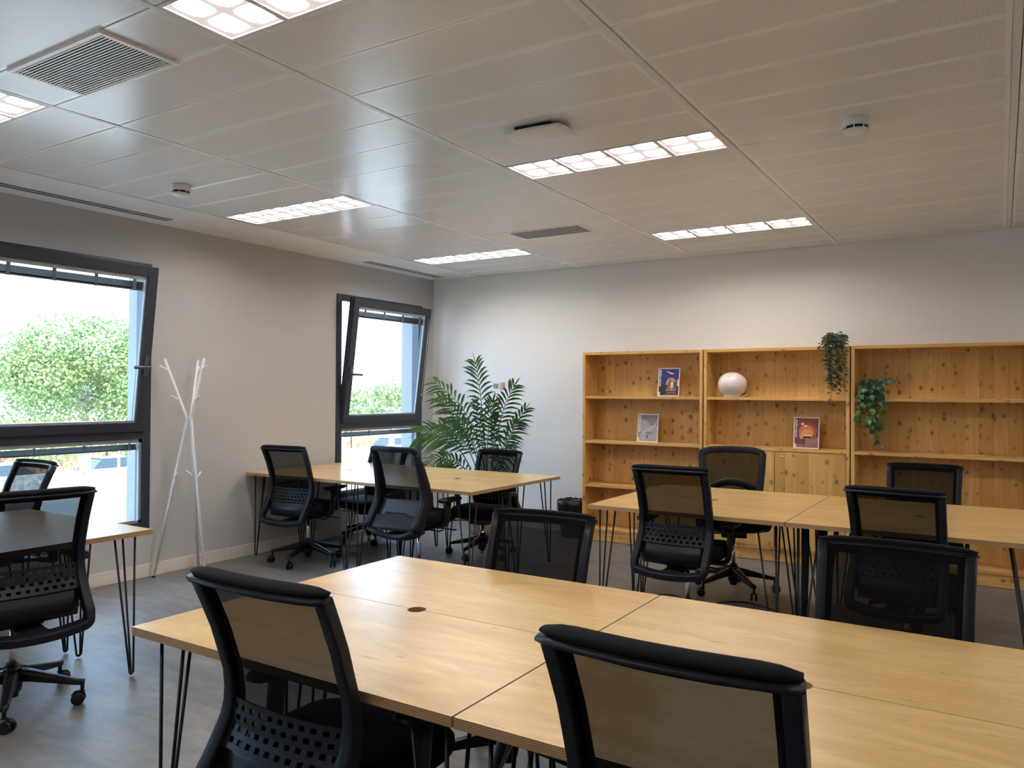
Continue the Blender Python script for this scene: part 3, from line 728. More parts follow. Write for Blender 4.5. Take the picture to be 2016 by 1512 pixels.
def chair_b():
    """taller chair with a deep moulded frame and a solid stepped lower back"""
    t = thing('office_chair', 'x', 'chair', (0, 0, 0), 0, 'black office chairs at the desks'); star_base(t); up = seat_parts(t, .035); gas(t, up)
    mb = MB(); zs = [.985, .93, .86, .80, .74, .69, .65, .61, .57, .53, .49, .455, .43]
    def px(z): return .186 + .022 * min(1, (1 - z) / .36) + (.0 if z > .6 else .10 * (.6 - z) * .2)
    def secw(z): return .016 + .012 * min(1, (1 - z) / .40), .020 + .030 * min(1, (1 - z) / .35)
    for s in (-1, 1):
        p = [Vector((s * px(z), prof_y(z) * .98 + .0, z)) for z in zs]; mb.sweep(p, [secw(z) for z in zs], up=(0, 1, .2), n=12, p=5)
    top = rounded([(-px(.985), prof_y(.985), .97), (-px(1), prof_y(1.0), 1.0), (0, prof_y(1.0) - .025, 1.003), (px(1), prof_y(1.0), 1.0), (px(.985), prof_y(.985), .97)], .03, 4)
    mb.sweep(top, (.020, .016), up=(0, 1, .1), n=12, p=4)
    p = rounded([(-.215, -.318, .425), (-.10, -.315, .385), (0, -.300, .372), (.10, -.315, .385), (.215, -.318, .425)], .05, 4)
    mb.sweep(p, (.035, .020), up=(0, .3, 1), n=12, p=4); mb.sweep([(0, -.30, .375), (0, -.18, .372), (0, -.05, .385)], [(.13, .018), (.11, .028), (.09, .03)], n=12, p=4)
    up.append(obj('back_frame', mb, M_GREYP, t))
    mb = MB()
    def msh(u, v): z = .46 + .53 * v; x = (-1 + 2 * u) * (px(z) - .004); return (x, prof_y(z) + .018 + bow(x, .2) * (.3 + .6 * v), z)
    mb.grid(msh, 14, 20); up.append(obj('mesh_back', mb, M_MESH, t))
    mb = MB()
    def low(u, v): z = .48 + .155 * v; x = (-1 + 2 * u) * (.165 + .012 * (1 - v)); return (x, prof_y(z) + .008 + bow(x, .2) * .6, z - .015 * (u - .5) * 0)
    mb.grid(low, 14, 8); up.append(obj('lumbar_support', mb, plain('slate_plastic', (.022, .030, .046), .45), t, solid=.008))
    mb = MB()
    def low2(u, v):
        ztop = .545 if abs(u - .5) < .27 else .525
        z = .43 + (ztop - .43) * v; x = (-1 + 2 * u) * .190; return (x, prof_y(z) - .012 + bow(x, .2) * .5, z)
    mb.grid(low2, 22, 6); up.append(obj('lower_back_panel', mb, M_GREYP, t, solid=.012))
    return t, [q.name.split('.')[0] for q in up]
def chair_c():
    """rounded closed frame seen from the front"""
    t = thing('office_chair', 'x', 'chair', (0, 0, 0), 0, 'black office chairs at the desks'); star_base(t); up = seat_parts(t); gas(t, up)
    mb = MB()
    def py(z): return -.215 - .115 * ((z - .52) / .48) ** 1.5 if z > .52 else -.215
    path = []
    for x, z in [(-.19, .56), (-.205, .70), (-.222, .85), (-.232, .972), (-.16, .994), (0, 1.0), (.16, .994), (.232, .972), (.222, .85), (.205, .70), (.19, .56), (.10, .535), (0, .53), (-.10, .535)]:
        path.append((x, py(z) + bow(x, .235) * .8, z))
    rp = rounded(path + path[:2], .022, 4)[1:-1]
    mb.sweep(rp[1:], (.026, .015), up=(0, 1, .2), n=12, p=3.5, closed=True); up.append(obj('back_frame', mb, M_GREYP, t))
    mb = MB()
    def msh(u, v): z = .535 + .452 * v; x = (-1 + 2 * u) * (.192 + .035 * v); return (x, py(z) + bow(x, .235) * .8, z)
    mb.grid(msh, 14, 18); up.append(obj('mesh_back', mb, M_MESH, t))
    mb = MB()
    pts = [(x, py(.72 - 1.8 * x * x) - .022 + bow(x, .2) * .6, .752 - 1.9 * x * x) for x in [-.17 + .34 * i / 12 for i in range(13)]]
    mb.sweep(pts, (.012, .030), up=(0, .1, 1), n=10, p=3); up.append(obj('lumbar_support', mb, M_BLACKP, t))
    mb = MB(); mb.sweep([(0, -.05, .40), (0, -.20, .40), (0, -.262, .46), (0, -.262, .56), (0, -.275, .70)], [(.05, .02), (.05, .02), (.045, .02), (.045, .016), (.03, .012)], up=(0, 1, .4), n=12, p=4); up.append(obj('spine', mb, M_BLACKP, t))
    return t, [q.name.split('.')[0] for q in up]
PROTO = {'a': chair_a(), 'b': chair_b(), 'c': chair_c()}
UPPER = {'seat', 'seat_shell', 'lever', 'armrest', 'back_frame', 'top_rail', 'mesh_back', 'mesh_border', 'lumbar_support', 'lower_back_panel', 'gas_lift', 'spine'}
USED = set()
def chair(kind, bx, by, phi, top, label, base_turn=0, arms=True):
    p = R(phi); x, y = bx - .318 * math.sin(p), by + .318 * math.cos(p)
    src = PROTO[kind][0]
    if kind not in USED:
        USED.add(kind); r = src; r.location = (x, y, 0); r.rotation_euler = (0, 0, p); r['label'] = label; kids = list(r.children)
    else:
        r = dup(src, (x, y, 0), p, label); kids = [o for o in r.children]
    if not arms:
        for o in list(kids):
            if o.name.split('.')[0] == 'armrest':
                kids.remove(o)
                for g in list(o.children): bpy.data.objects.remove(g)
                bpy.data.objects.remove(o)
    dz = top - 1.008
    for o in kids:
        if o.name.split('.')[0] in UPPER: o.location.z = dz
        elif o.name.split('.')[0] in ('base', 'caster'): o.rotation_euler = (0, 0, R(base_turn))
    return r
chair('a', -1.49, 1.238, 1, 1.003, 'black mesh office chair at the near desks, back to the viewer, the left one', 20)
chair('a', -.483, 1.238, 0, 1.022, 'black mesh office chair closest to the viewer, only its large brown-tinted mesh back in sight', 0)
chair('a', -1.623, 2.84, 186, .947, 'black mesh office chair across the near desks, facing the viewer, the left one', 14)
chair('a', -.290, 2.775, 180, .973, 'black mesh office chair across the near desks, facing the viewer, the right one', 30)
chair('a', -1.626, 4.30, 0, 1.025, 'black office chair with a checker-holed lumbar band, before the left bookcase desks', 10)
chair('a', -.455, 4.315, -5, .978, 'black office chair at the bookcase desks, right one seen from behind', 40)
chair('c', -1.777, 6.05, 199, 1.03, 'black office chair with a rounded frame, facing out from the bookcase doors', 25)
chair('a', -.445, 5.99, 180, .977, 'black office chair in front of the right bookcase, facing the viewer', 0)
chair('a', -4.955, 4.385, 6, .999, 'black office chair nearest the coat rack, against the window wall desks', -26)
chair('b', -3.668, 4.25, 2, 1.05, 'tall black office chair with a thick moulded frame and solid lower back', 24)
chair('a', -5.25, 6.04, 183, .885, 'black office chair below the far tilted window, mostly hidden behind another chair', -21, arms=False)
chair('a', -3.937, 6.07, 184, .91, 'black office chair standing before the potted palm, facing the viewer', -2)
chair('a', -3.513, 1.762, 80, 1.01, 'black office chair cut by the left frame edge, turned to the left window desks', 15)
chair('a', -5.25, 2.62, 181, .99, 'black office chair between the left window and its desks', 0)

# ------------------------------------------------------------------ coat rack
t = thing('coat_rack', 'white three-legged branching coat rack standing against the window wall', 'coat rack', (-5.40, 3.84, 0))
NZ = 1.235
for ang, rf, rt in ((226, .25, .19), (128, .27, .20), (-8, .27, .21)):
    c, s = math.cos(R(ang)), math.sin(R(ang)); mb = MB()
    off = .020
    p = rounded([(rf * c, rf * s, .0), (off * c, off * s, NZ), (rt * c, rt * s, 1.70)], .03, 4); mb.tube(p, .0100, 12)
    b = obj('branch', mb, M_WHITE, t)
    for q in ((.30, 0), (.80, 0)):
        f = q[0]; z = NZ + (1.70 - NZ) * f; rr = off + (rt - off) * f; mb = MB()
        mb.tube([(rr * c, rr * s, z), ((rr + .070) * c, (rr + .070) * s, z + .038)], .0075, 8); obj('peg', mb, M_WHITE, b)
    z = NZ * .62; rr = off + (rf - off) * .38; mb = MB(); mb.tube([(rr * c, rr * s, z), ((rr - .03) * c - .05 * s, (rr - .03) * s + .05 * c, z + .05)], .0075, 8); obj('peg', mb, M_WHITE, b)
    mb = MB(); mb.tube([(rf * c, rf * s, 0), (rf * c, rf * s, .012)], .0135, 12); obj('foot', mb, M_BLACKP, b)
mb = MB(); mb.tube([(.024, 0, NZ), (-.022, 0.002, NZ - .002)], .012, 8); mb.tube([(0, .02, NZ - .005), (0, -.02, NZ + .005)], .012, 8); obj('joint', mb, M_WHITE, t)

# ------------------------------------------------------------------ waste bin
t = thing('waste_bin', 'grey waste bin with a black liner beside the left bookcase', 'waste bin', (-3.70, 7.06, 0))
mb = MB(); mb.lathe([(0, .004), (.112, .004), (.112, 0), (.115, 0), (.146, .335), (.150, .337), (.150, .345), (.143, .345), (.110, .008), (0, .008)], n=36); obj('bucket', mb, plain('bin_grey', (.11, .12, .135), .45), t)
mb = MB(); rr = random.Random(5); n = 48
jit = [[rr.uniform(-1, 1) for _ in range(n + 1)] for _ in range(6)]
for q in jit: q[n] = q[0]
def liner(u, v):
    i = int(round(u * n)); a = 2 * PI * u; k = int(round(v * 5)); r, z = [(.128, .20), (.137, .33), (.147, .368), (.156, .358), (.1575, .31), (.1555, .262)][k]
    j = jit[k][i]; r += .0022 * abs(j); z += .007 * j * (1 if k in (2, 5) else .3); return (r * math.cos(a), r * math.sin(a), z)
mb.grid(liner, n, 5); obj('liner', mb, plain('black_bag', (.008, .008, .010), .25), t)

# ------------------------------------------------------------------ globe lamp, wall plates
t = thing('table_lamp', 'unlit glossy white globe lamp on the middle bookcase shelf', 'lamp', (-2.060, 7.03, 1.4258))
q = NT('opal_glass'); q.set(color=(.80, .73, .67), rough=.12, spec=.6, coat=.4, coatr=.04); M_OPAL = q.m
mb = MB(); prof = []
for i in range(25):
    a = -PI / 2 + PI * i / 24; prof.append((.130 * math.cos(a) ** (.92) if math.cos(a) > 1e-6 else 0, .113 + .113 * math.sin(a)))
prof = [p for p in prof if p[1] > .014]; prof = [(.070, .010)] + prof
mb.lathe(prof, n=40); obj('globe', mb, M_OPAL, t)
mb = MB(); mb.lathe([(0, 0), (.078, 0), (.080, .004), (.080, .008), (.074, .012), (0, .012)], n=32); obj('base', mb, M_WHITE, t)
mb = MB(); mb.tube([(.09, -.02, .010), (.115, -.03, .010), (.125, -.01, .018), (.118, .04, .02), (.09, .09, .006)], .004, 8); obj('cord', mb, M_WHITE, t)

def plate(name, label, x, z, w, h, m, cat):
    t = thing(name, label, cat, (x, YB, z)); mb = MB(); mb.box(-w/2, w/2, -.010, 0, -h/2, h/2); obj('plate', mb, m, t, bevel=.003)
    mb = MB(); mb.box(-w*.32, w*.32, -.0145, -.010, -h*.32, h*.32); obj('rocker', mb, m, t, bevel=.002)
plate('wall_switch', 'tan wall switch plate right of the palm', -4.672, 1.523, .060, .082, plain('tan_plate', (.52, .38, .20), .45), 'switch')
plate('thermostat', 'small bluish wall thermostat behind the palm leaves', -4.757, 1.525, .055, .055, plain('blue_grey_plate', (.20, .30, .36), .4), 'thermostat')

# ------------------------------------------------------------------ magazines
def text(name, body, size, m, parent, loc, rot):
    cu = bpy.data.curves.new(name, 'FONT'); cu.body = body; cu.size = size; cu.extrude = .0002; cu.offset = .0006; cu.materials.append(m)
    tmp = bpy.data.objects.new(name, cu); COL.objects.link(tmp); bpy.context.view_layer.update()
    me = bpy.data.meshes.new_from_object(tmp.evaluated_get(bpy.context.evaluated_depsgraph_get())); bpy.data.objects.remove(tmp)
    o = bpy.data.objects.new(name, me); COL.objects.link(o); o.parent = parent; o.location = loc; o.rotation_euler = rot; return o
M_PAPER = plain('white_paper', (.78, .74, .71), .5)
def ink(name, c): return plain(name, c, .35)
def magazine(label, x, y, z, shapes, bgm, txt, tmat):
    """stands on its lower edge and leans back; shapes are (polygon, material) on the cover"""
    t = thing('magazine', label, 'magazine', (x, y, z), R(rzm)); t.rotation_euler = (R(-lean), 0, R(rzm)); w, h = .212, .272
    mb = MB(); mb.box(-w/2, w/2, 0, .006, 0, h); obj('pages', mb, M_PAPER, t)
    mats = [bgm]; mb = MB(); a, b, c, d = -w/2 + .010, w/2 - .008, .010, h - .010
    mb.add([(a, -.0004, c), (b, -.0004, c), (b, -.0004, d), (a, -.0004, d)], [(0, 1, 2, 3)])
    for k, (poly, m) in enumerate(shapes):
        if m not in mats: mats.append(m)
        yy = -.0006 - .00008 * k; mb.add([(a + (b - a) * u, yy, c + (d - c) * v) for u, v in poly], [tuple(range(len(poly)))], mats.index(m))
    obj('cover_picture', mb, mats, t)
    text('title', txt, .027, tmat, t, (a + .006, -.0022, d - .008), (R(90), R(90), 0))
    mb = MB(); mb.box(a, a + .014, -.0016, -.001, c, c + .032); obj('barcode_patch', mb, M_PAPER, t)
def circ(cx, cy, rx, ry, n=20, a0=0, a1=360): return [(cx + rx * math.cos(R(a0 + (a1 - a0) * i / n)), cy + ry * math.sin(R(a0 + (a1 - a0) * i / n))) for i in range(n + (0 if a1 - a0 >= 360 else 1))]
def rect(x0, y0, x1, y1): return [(x0, y0), (x1, y0), (x1, y1), (x0, y1)]
I = {k: ink('ink_' + k, c) for k, c in dict(navy=(.020, .022, .16), night=(.012, .014, .022), pink=(.55, .24, .19), rose=(.36, .13, .10), cream=(.70, .58, .42), teal=(.06, .10, .10), grey=(.36, .34, .35), pale=(.47, .45, .455), dark=(.09, .08, .085), mid=(.24, .22, .23),
     red=(.36, .045, .028), orange=(.62, .20, .05), amber=(.70, .34, .12), plum=(.16, .045, .05), maroon=(.12, .008, .012), dusk=(.34, .17, .16), steel=(.30, .33, .35), glow=(.85, .68, .48)).items()}
lean, rzm = 8, 0
magazine('magazine with a dark blue night cover on the left bookcase top shelf', -2.672, 7.03, 1.4265, [
    (rect(0, .0, 1, .40), I['night']), (rect(0, .0, .08, 1), I['night']), ([(.30, .93), (.80, .82), (.62, .80), (.45, .86)], I['cream']),
    ([(.36, .16)] + circ(.62, .42, .27, .25, 14, 180, 20) [::-1] + [(.90, .16)], I['pink']), (rect(.60, .30, .76, .50), I['cream']), (rect(.74, .18, .92, .52), I['teal']), (rect(.66, .20, .86, .28), I['rose']), (rect(.44, .16, .62, .28), I['rose']),
    (rect(.3, .03, .95, .05), I['mid']), (rect(.4, .09, .9, .115), I['mid']), (rect(.93, .35, .99, .60), I['cream'])], I['navy'], 'diseño interior', M_PAPER)
magazine('magazine with a pale grey cover on the left bookcase second shelf', -2.882, 7.03, .9865, [
    (rect(0, 0, .07, 1), I['mid']), ([(.15, 1), (1, 1), (1, .60), (.60, .62), (.40, .80), (.15, .82)], I['mid']), ([(.16, .30), (.60, .52), (1, .84), (1, .70), (.66, .42), (.30, .22)], I['pale']),
    ([(.68, .60), (1, .78), (1, .755), (.70, .575)], I['dark']), ([(.36, .27), (.46, .38), (.84, .29), (.60, .26)], I['mid']), (rect(.05, .30, .18, .325), I['dark']), ([(.46, .10), (.50, .10), (.52, .22), (.46, .22)], I['night']), ([(.20, .06), (.44, .12), (.2, .18)], I['pale']), ([(.6, .12), (.95, .22), (.95, .16)], I['pale'])], I['grey'], 'diseño interior', M_PAPER)
magazine('magazine with a glowing orange and red cover in the middle bookcase', -1.425, 7.03, .9865, [
    (rect(.16, .28, .9, 1), I['red']), (circ(.50, .52, .32, .26), I['orange']), (circ(.52, .46, .24, .16), I['amber']), (circ(.33, .80, .055, .042), I['glow']), (circ(.46, .73, .05, .04), I['glow']),
    ([(.20, .42), (.26, .42), (.32, .30), (.24, .28)], I['amber']), ([(.86, .36), (.90, .40), (.93, .66), (.88, .66)], I['dusk']), (rect(.40, .38, .70, .425), I['glow']), (rect(.38, .31, .70, .385), I['maroon']), ([(.42, .02), (1, .02), (1, .36), (.76, .30), (.50, .30)], I['dusk']),
    (rect(0, 0, .4, .10), I['dusk']), ([(.40, .02), (.50, .02), (.47, .30), (.42, .36)], I['night']), ([(.43, .02), (.485, .02), (.46, .33)], I['steel']), (rect(.1, .045, 1, .055), I['plum']), (rect(.5, .10, 1, .11), I['plum']), ([(.72, .86), (.97, .93), (.97, .72), (.80, .78)], I['plum'])], I['plum'], 'diseño interior', M_PAPER)

# ------------------------------------------------------------------ plants
def leaf_quad(mb, base, d, nrm, L, W, m=0, shape='lance', fold=.25, droop=.0):
    d = Vector(d).normalized(); s = d.cross(Vector(nrm)).normalized(); nn = s.cross(d).normalized(); base = Vector(base)
    if shape == 'lance': prof = [(0, .12), (.2, .7), (.45, 1), (.75, .66), (1, .02)]
    elif shape == 'ovate': prof = [(0, .15), (.22, .85), (.45, 1), (.72, .62), (1, .02)]
    else: prof = [(-.05, .35), (.10, .98), (.30, .80), (.42, .62), (.62, .70), (.80, .30), (1, .02)]
    vs = []; fs = []
    for i, (q, w) in enumerate(prof):
        c = base + d * (L * q) - Vector((0, 0, 1)) * (droop * L * q * q); e = s * (W * .5 * w) ; f = nn * (fold * W * .5 * w)
        vs += [c - e + f, c, c + e + f]
        if i: k = (i - 1) * 3; fs += [(k, k + 1, k + 4, k + 3), (k + 1, k + 2, k + 5, k + 4)]
    mb.add(vs, fs, m, True)

t = thing('potted_palm', 'tall green palm in a woven basket in the window corner', 'plant', (-4.52, 6.72, 0)); rp = random.Random(11)
q = NT('woven_basket'); v = q.coord('Object'); z = q.n('ShaderNodeSeparateXYZ', {0: v}).outputs[2]
a = q.math('SINE', q.math('MULTIPLY', z, 320)); nz = q.noise(q.coord('Object', (30, 30, 90)), 2, 2)
M_BASKET = q.set(color=q.ramp(q.math('ADD', q.math('MULTIPLY', a, .2), nz), (.25, (.34, .24, .12)), (.8, (.62, .50, .32))), rough=.75, normal=q.bump(a, .6, .004))
mb = MB(); mb.lathe([(0, .0), (.17, .0), (.195, .06), (.215, .25), (.205, .42), (.195, .47), (.185, .47), (.190, .40), (0, .40)], n=36); obj('basket', mb, M_BASKET, t)
mb = MB(); mb.lathe([(0, .42), (.10, .425), (.19, .405)], n=24); obj('soil', mb, plain('soil', (.03, .02, .013), .9), t)
# fronds: base, control, tip (relative), leaflet length
FR = [((.0, 0, .42), (-.02, -.02, 1.30), (-.105, -.08, 1.76), .32, 14), ((.05, -.02, .42), (.10, -.02, 1.18), (.36, -.05, 1.52), .29, 13), ((-.02, .02, .42), (-.04, -.04, 1.25), (-.50, -.24, 1.55), .29, 14),
      ((-.03, -.02, .42), (-.10, -.10, 1.16), (-.36, -.34, 1.38), .29, 14), ((-.06, -.05, .42), (-.18, -.28, 1.14), (-.42, -.58, 1.03), .36, 16), ((-.02, -.05, .42), (-.14, -.10, 1.0), (-.40, -.22, 1.12), .30, 14), ((.03, -.02, .42), (.05, -.12, 1.0), (.20, -.20, 1.36), .28, 13), ((.06, -.03, .42), (.16, -.08, .82), (.50, -.22, 1.16), .29, 13),
      ((.07, -.05, .42), (.20, -.25, .78), (.60, -.42, .92), .28, 12), ((-.04, -.06, .42), (-.10, -.42, .96), (-.20, -.78, .70), .29, 13), ((0, -.07, .42), (.02, -.36, .74), (-.10, -.62, .82), .24, 9),
      ((-.01, 0, .42), (-.03, -.03, .95), (-.08, -.10, 1.36), .16, 12), ((.03, .01, .42), (.06, .02, .85), (.13, -.06, 1.22), .17, 12), ((.04, .05, .42), (.14, .12, .95), (.34, .20, 1.28), .24, 11), ((-.05, .04, .42), (-.16, .10, .95), (-.46, .10, 1.16), .26, 12)]
for b, c, e, ll, n in FR:
    mb = MB(); st = bez(b, c, e, 26); mb.tube(st, [.0075 * (1 - .75 * i / 26) for i in range(27)], 6, 1)
    for k in range(n):
        tt = .40 + .60 * (k + .5) / n; i = min(25, int(tt * 26)); f = tt * 26 - i; p = st[i].lerp(st[i + 1], f); tan = (st[i + 1] - st[i]).normalized()
        side = tan.cross(Vector((.42 + rp.uniform(-.15, .15), -.82, .32 + rp.uniform(-.15, .15)))).normalized(); env = math.sin(PI * min(1, (.18 + .82 * (1 - (tt - .42) / .58)) * .95)) ** .5
        for sg in (-1, 1):
            ang = R(64 - 34 * (tt - .42) / .58 + rp.uniform(-5, 5)); d = tan * math.cos(ang) + side * sg * math.sin(ang) + Vector((0, 0, .22))
            nn = side.cross(tan) * 1.0; leaf_quad(mb, p, d, nn, ll * .84 * env * rp.uniform(.88, 1.05), .027, 0, 'lance', .35, rp.uniform(.34, .62))
    leaf_quad(mb, st[-1] - (st[-1] - st[-3]) * .4, st[-1] - st[-3], (0, .2, 1), ll * .55, .020, 0, 'lance', .3, .1)
    obj('frond', mb, [M_PALM, M_STEM], t)

def trailing(name, label, x, y, z, strands, lf, leafmats, pot, twig):
    t = thing(name, label, 'plant', (x, y, z)); rq = random.Random(len(label))
    mb = MB(); mb.lathe(pot, n=28); obj('pot', mb, plain('grey_pot', (.16, .17, .16), .6), t)
    for (pts, n) in strands:
        mb = MB(); P = [Vector(p) for p in pts]; path = [P[0]]
        for i in range(len(P) - 1): path += [P[i].lerp(P[i + 1], k / 4) for k in (1, 2, 3, 4)]
        mb.tube(path, .0018, 5, len(leafmats))
        for k in range(n):
            f = (k + .3) / n * (len(path) - 1); i = min(int(f), len(path) - 2); p = path[i].lerp(path[i + 1], f - i); a = rq.uniform(0, 2 * PI)
            if rq.random() < .62: a = rq.uniform(PI * 1.05, PI * 1.95)
            d = Vector((math.cos(a), math.sin(a) * .7, rq.uniform(-.9, .35))); L = lf * rq.uniform(.75, 1.2); nn = Vector((rq.uniform(-.5, .5), -1, rq.uniform(.1, .9)))
            mi = 0 if len(leafmats) == 1 or rq.random() > (.12 if f < .62 * len(path) else .75) else 1
            leaf_quad(mb, p + d * .008, d, nn, L, L * (.50 if len(leafmats) == 1 else .86), mi, 'ovate' if len(leafmats) == 1 else 'ivy', .18, .25)
        obj('strand', mb, leafmats + [twig], t)
rt = random.Random(21); ST = []
for k in range(19):
    a = rt.uniform(PI * .95, PI * 2.05); r0 = rt.uniform(.01, .05); sx = rt.uniform(-.085, .075); yy = -.138 - rt.uniform(0, .03)
    drop = rt.choice([.10, .16, .22, .26, .32, .36, .30]) if sx < -.04 else rt.choice([.20, .28, .34, .38])
    ST.append(([(r0 * math.cos(a), r0 * math.sin(a), .055), (sx * .8, -.055, .10 + rt.uniform(-.02, .02)), (sx, yy, .03), (sx * .9 + .012, yy, -drop * .5), (sx * .75 + .02, yy + .008, -drop)], int(9 + drop * 52)))
ST.append(([(0, -.03, .06), (-.03, -.07, .09), (-.02, -.14, .0), (-.035, -.14, -.30), (-.02, -.14, -.50)], 34)); ST.append(([(0, -.03, .06), (.0, -.07, .09), (.01, -.14, .0), (.02, -.14, -.25), (.005, -.14, -.41)], 30))
ST.append(([(0, -.03, .06), (-.06, -.05, .10), (-.11, -.12, .02), (-.125, -.135, -.03)], 11)); ST.append(([(0, 0, .06), (.03, -.03, .11), (.085, -.06, .075)], 8))
for k in range(14):
    a = 2 * PI * k / 14; ST.append(([(.01, 0, .06), (.045 * math.cos(a), .04 * math.sin(a), .09), (.075 * math.cos(a), .06 * math.sin(a), .085)], 7))
trailing('trailing_plant', 'dark small-leaved trailing plant hanging from the top of the middle bookcase', -1.172, 7.055, BH + .0008, ST, .034, [M_VINE], [(0, 0), (.045, 0), (.055, .07), (.050, .07), (.045, .05), (0, .05)], M_TWIG)
ST = []
for k in range(4):
    for j in range(3):
        sx = [-.085, -.035, .012, .05][k] + rt.uniform(-.012, .012); yy = -.142 - .012 * j; drop = [.24, .30, .26, .20][k] * (1.0 if j == 0 else rt.uniform(.55, .9))
        ST.append(([(sx * .2, -.02, .10), (sx * .8, -.07, .13), (sx * .95, yy, .05), (sx, yy, -drop * .4), (sx + .004, yy, -drop)], int(8 + drop * 36)))
ST.append(([(.01, -.02, .10), (.03, -.08, .12), (.035, -.13, .03), (.04, -.135, -.22), (.05, -.135, -.42)], 18)); ST.append(([(0, -.02, .10), (.0, -.07, .13), (-.005, -.14, .04), (0, -.14, -.15), (.015, -.14, -.35)], 18))
for a, L in ((170, .105), (200, .10), (10, .13), (-15, .10), (60, .07), (120, .07), (90, .06)):
    c, s = math.cos(R(a)), math.sin(R(a)) * .35; ST.append(([(0, -.02, .10), (L * .5 * c, L * .5 * s - .03, .150), (L * c, L * s - .05, .125)], 6))
trailing('trailing_ivy', 'blue-green ivy trailing over the right bookcase shelf edge', -.880, 7.055, 1.4258, ST, .050, [M_IVY, M_IVYL], [(0, 0), (.05, 0), (.062, .10), (.056, .10), (.05, .08), (0, .08)], M_TWIG)

# ------------------------------------------------------------------ cables on the floor
def cable(label, pts, r, name='power_cable'):
    mb = MB(); P = [Vector(p) for p in pts]; path = []
    for i in range(len(P) - 1):
        p0, p1, p2, p3 = P[max(i - 1, 0)], P[i], P[i + 1], P[min(i + 2, len(P) - 1)]
        for k in range(6):
            q = k / 6; path.append(.5 * ((2 * p1) + (p2 - p0) * q + (2 * p0 - 5 * p1 + 4 * p2 - p3) * q * q + (3 * p1 - p0 - 3 * p2 + p3) * q ** 3))
    mb.tube(path + [P[-1]], r, 6); o = obj(name, mb, M_BLACKP); tag(o, label, 'cable', 'black power cables under the desks'); return o
cable('black power cable looping over the floor beside the rounded-frame chair', [(-1.20, 5.02, .70), (-1.20, 5.04, .40), (-1.20, 5.10, .06), (-1.21, 5.20, .007), (-1.28, 5.36, .007), (-1.50, 5.46, .007), (-1.66, 5.33, .007), (-1.58, 5.17, .007), (-1.42, 5.14, .007), (-1.25, 5.12, .007)], .0055)
cable('black power cable curled on the floor under the left bookcase desk', [(-2.12, 5.28, .007), (-2.02, 5.36, .007), (-1.92, 5.33, .007), (-1.88, 5.22, .007), (-1.98, 5.10, .007)], .0055)
for k, (x, y) in enumerate(((-.985, 4.85), (-.885, 4.86))):
    t = thing('cable_duct', ['flat black cable duct from desk to floor beside the middle seam, left one', 'flat black cable duct from desk to floor beside the middle seam, right one'][k], 'cable duct', (x, y, 0), 0, 'cable ducts under the bookcase desks')
    mb = MB(); mb.sweep([(0, 0, .005), (.0, 0, .30), (.004, 0, .55), (0, 0, .712)], [(.016, .007), (.018, .007), (.020, .007), (.022, .007)], up=(0, 1, 0), n=10, p=4); obj('sleeve', mb, M_BLACKP, t)
    mb = MB(); mb.lathe([(0, 0), (.04, 0), (.04, .006), (.02, .012), (0, .012)], n=20); obj('foot', mb, M_BLACKP, t)

# ------------------------------------------------------------------ outside
GZ = -3.6
q = NT('pale_paving'); nz = q.noise(q.coord(), .25, 4); M_PAVE = q.set(color=q.ramp(nz, (.35, (.40, .38, .35)), (.65, (.50, .475, .44))), rough=.8)
mb = MB(); mb.box(-130, XL - WT - .02, -60, 120, GZ - .3, GZ); o = struct('ground', mb, M_PAVE)
mb = MB(); mb.box(-38.3, -38, -20, 70, GZ, -2.5); o = obj('garden_wall', mb, plain('sunlit_render', (.78, .75, .70), .8)); tag(o, 'low white wall in the sun beyond the windows', 'wall'); o['kind'] = 'structure'
q = NT('brown_screen'); a = q.noise(q.coord('Object', (1, 1.5, .9)), 2.2, 5, .7, 1.5); M_SCREEN = q.set(color=q.ramp(a, (.35, (.10, .055, .03)), (.55, (.30, .18, .10)), (.72, (.60, .48, .36))), rough=.8)
t = thing('garden_fence', 'brown screened fence behind the parked cars', 'fence', (-46, 25, GZ))
for k in range(12):
    mb = MB(); y = -40 + k * 7; mb.box(-.05, .05, y + .08, y + 6.92, .2, 3.4); obj('screen_panel', mb, M_SCREEN, t)
for k in range(13): mb = MB(); y = -40 + k * 7; mb.box(-.06, .06, y - .06, y + .06, 0, 3.5); obj('post', mb, M_FRAME, t)
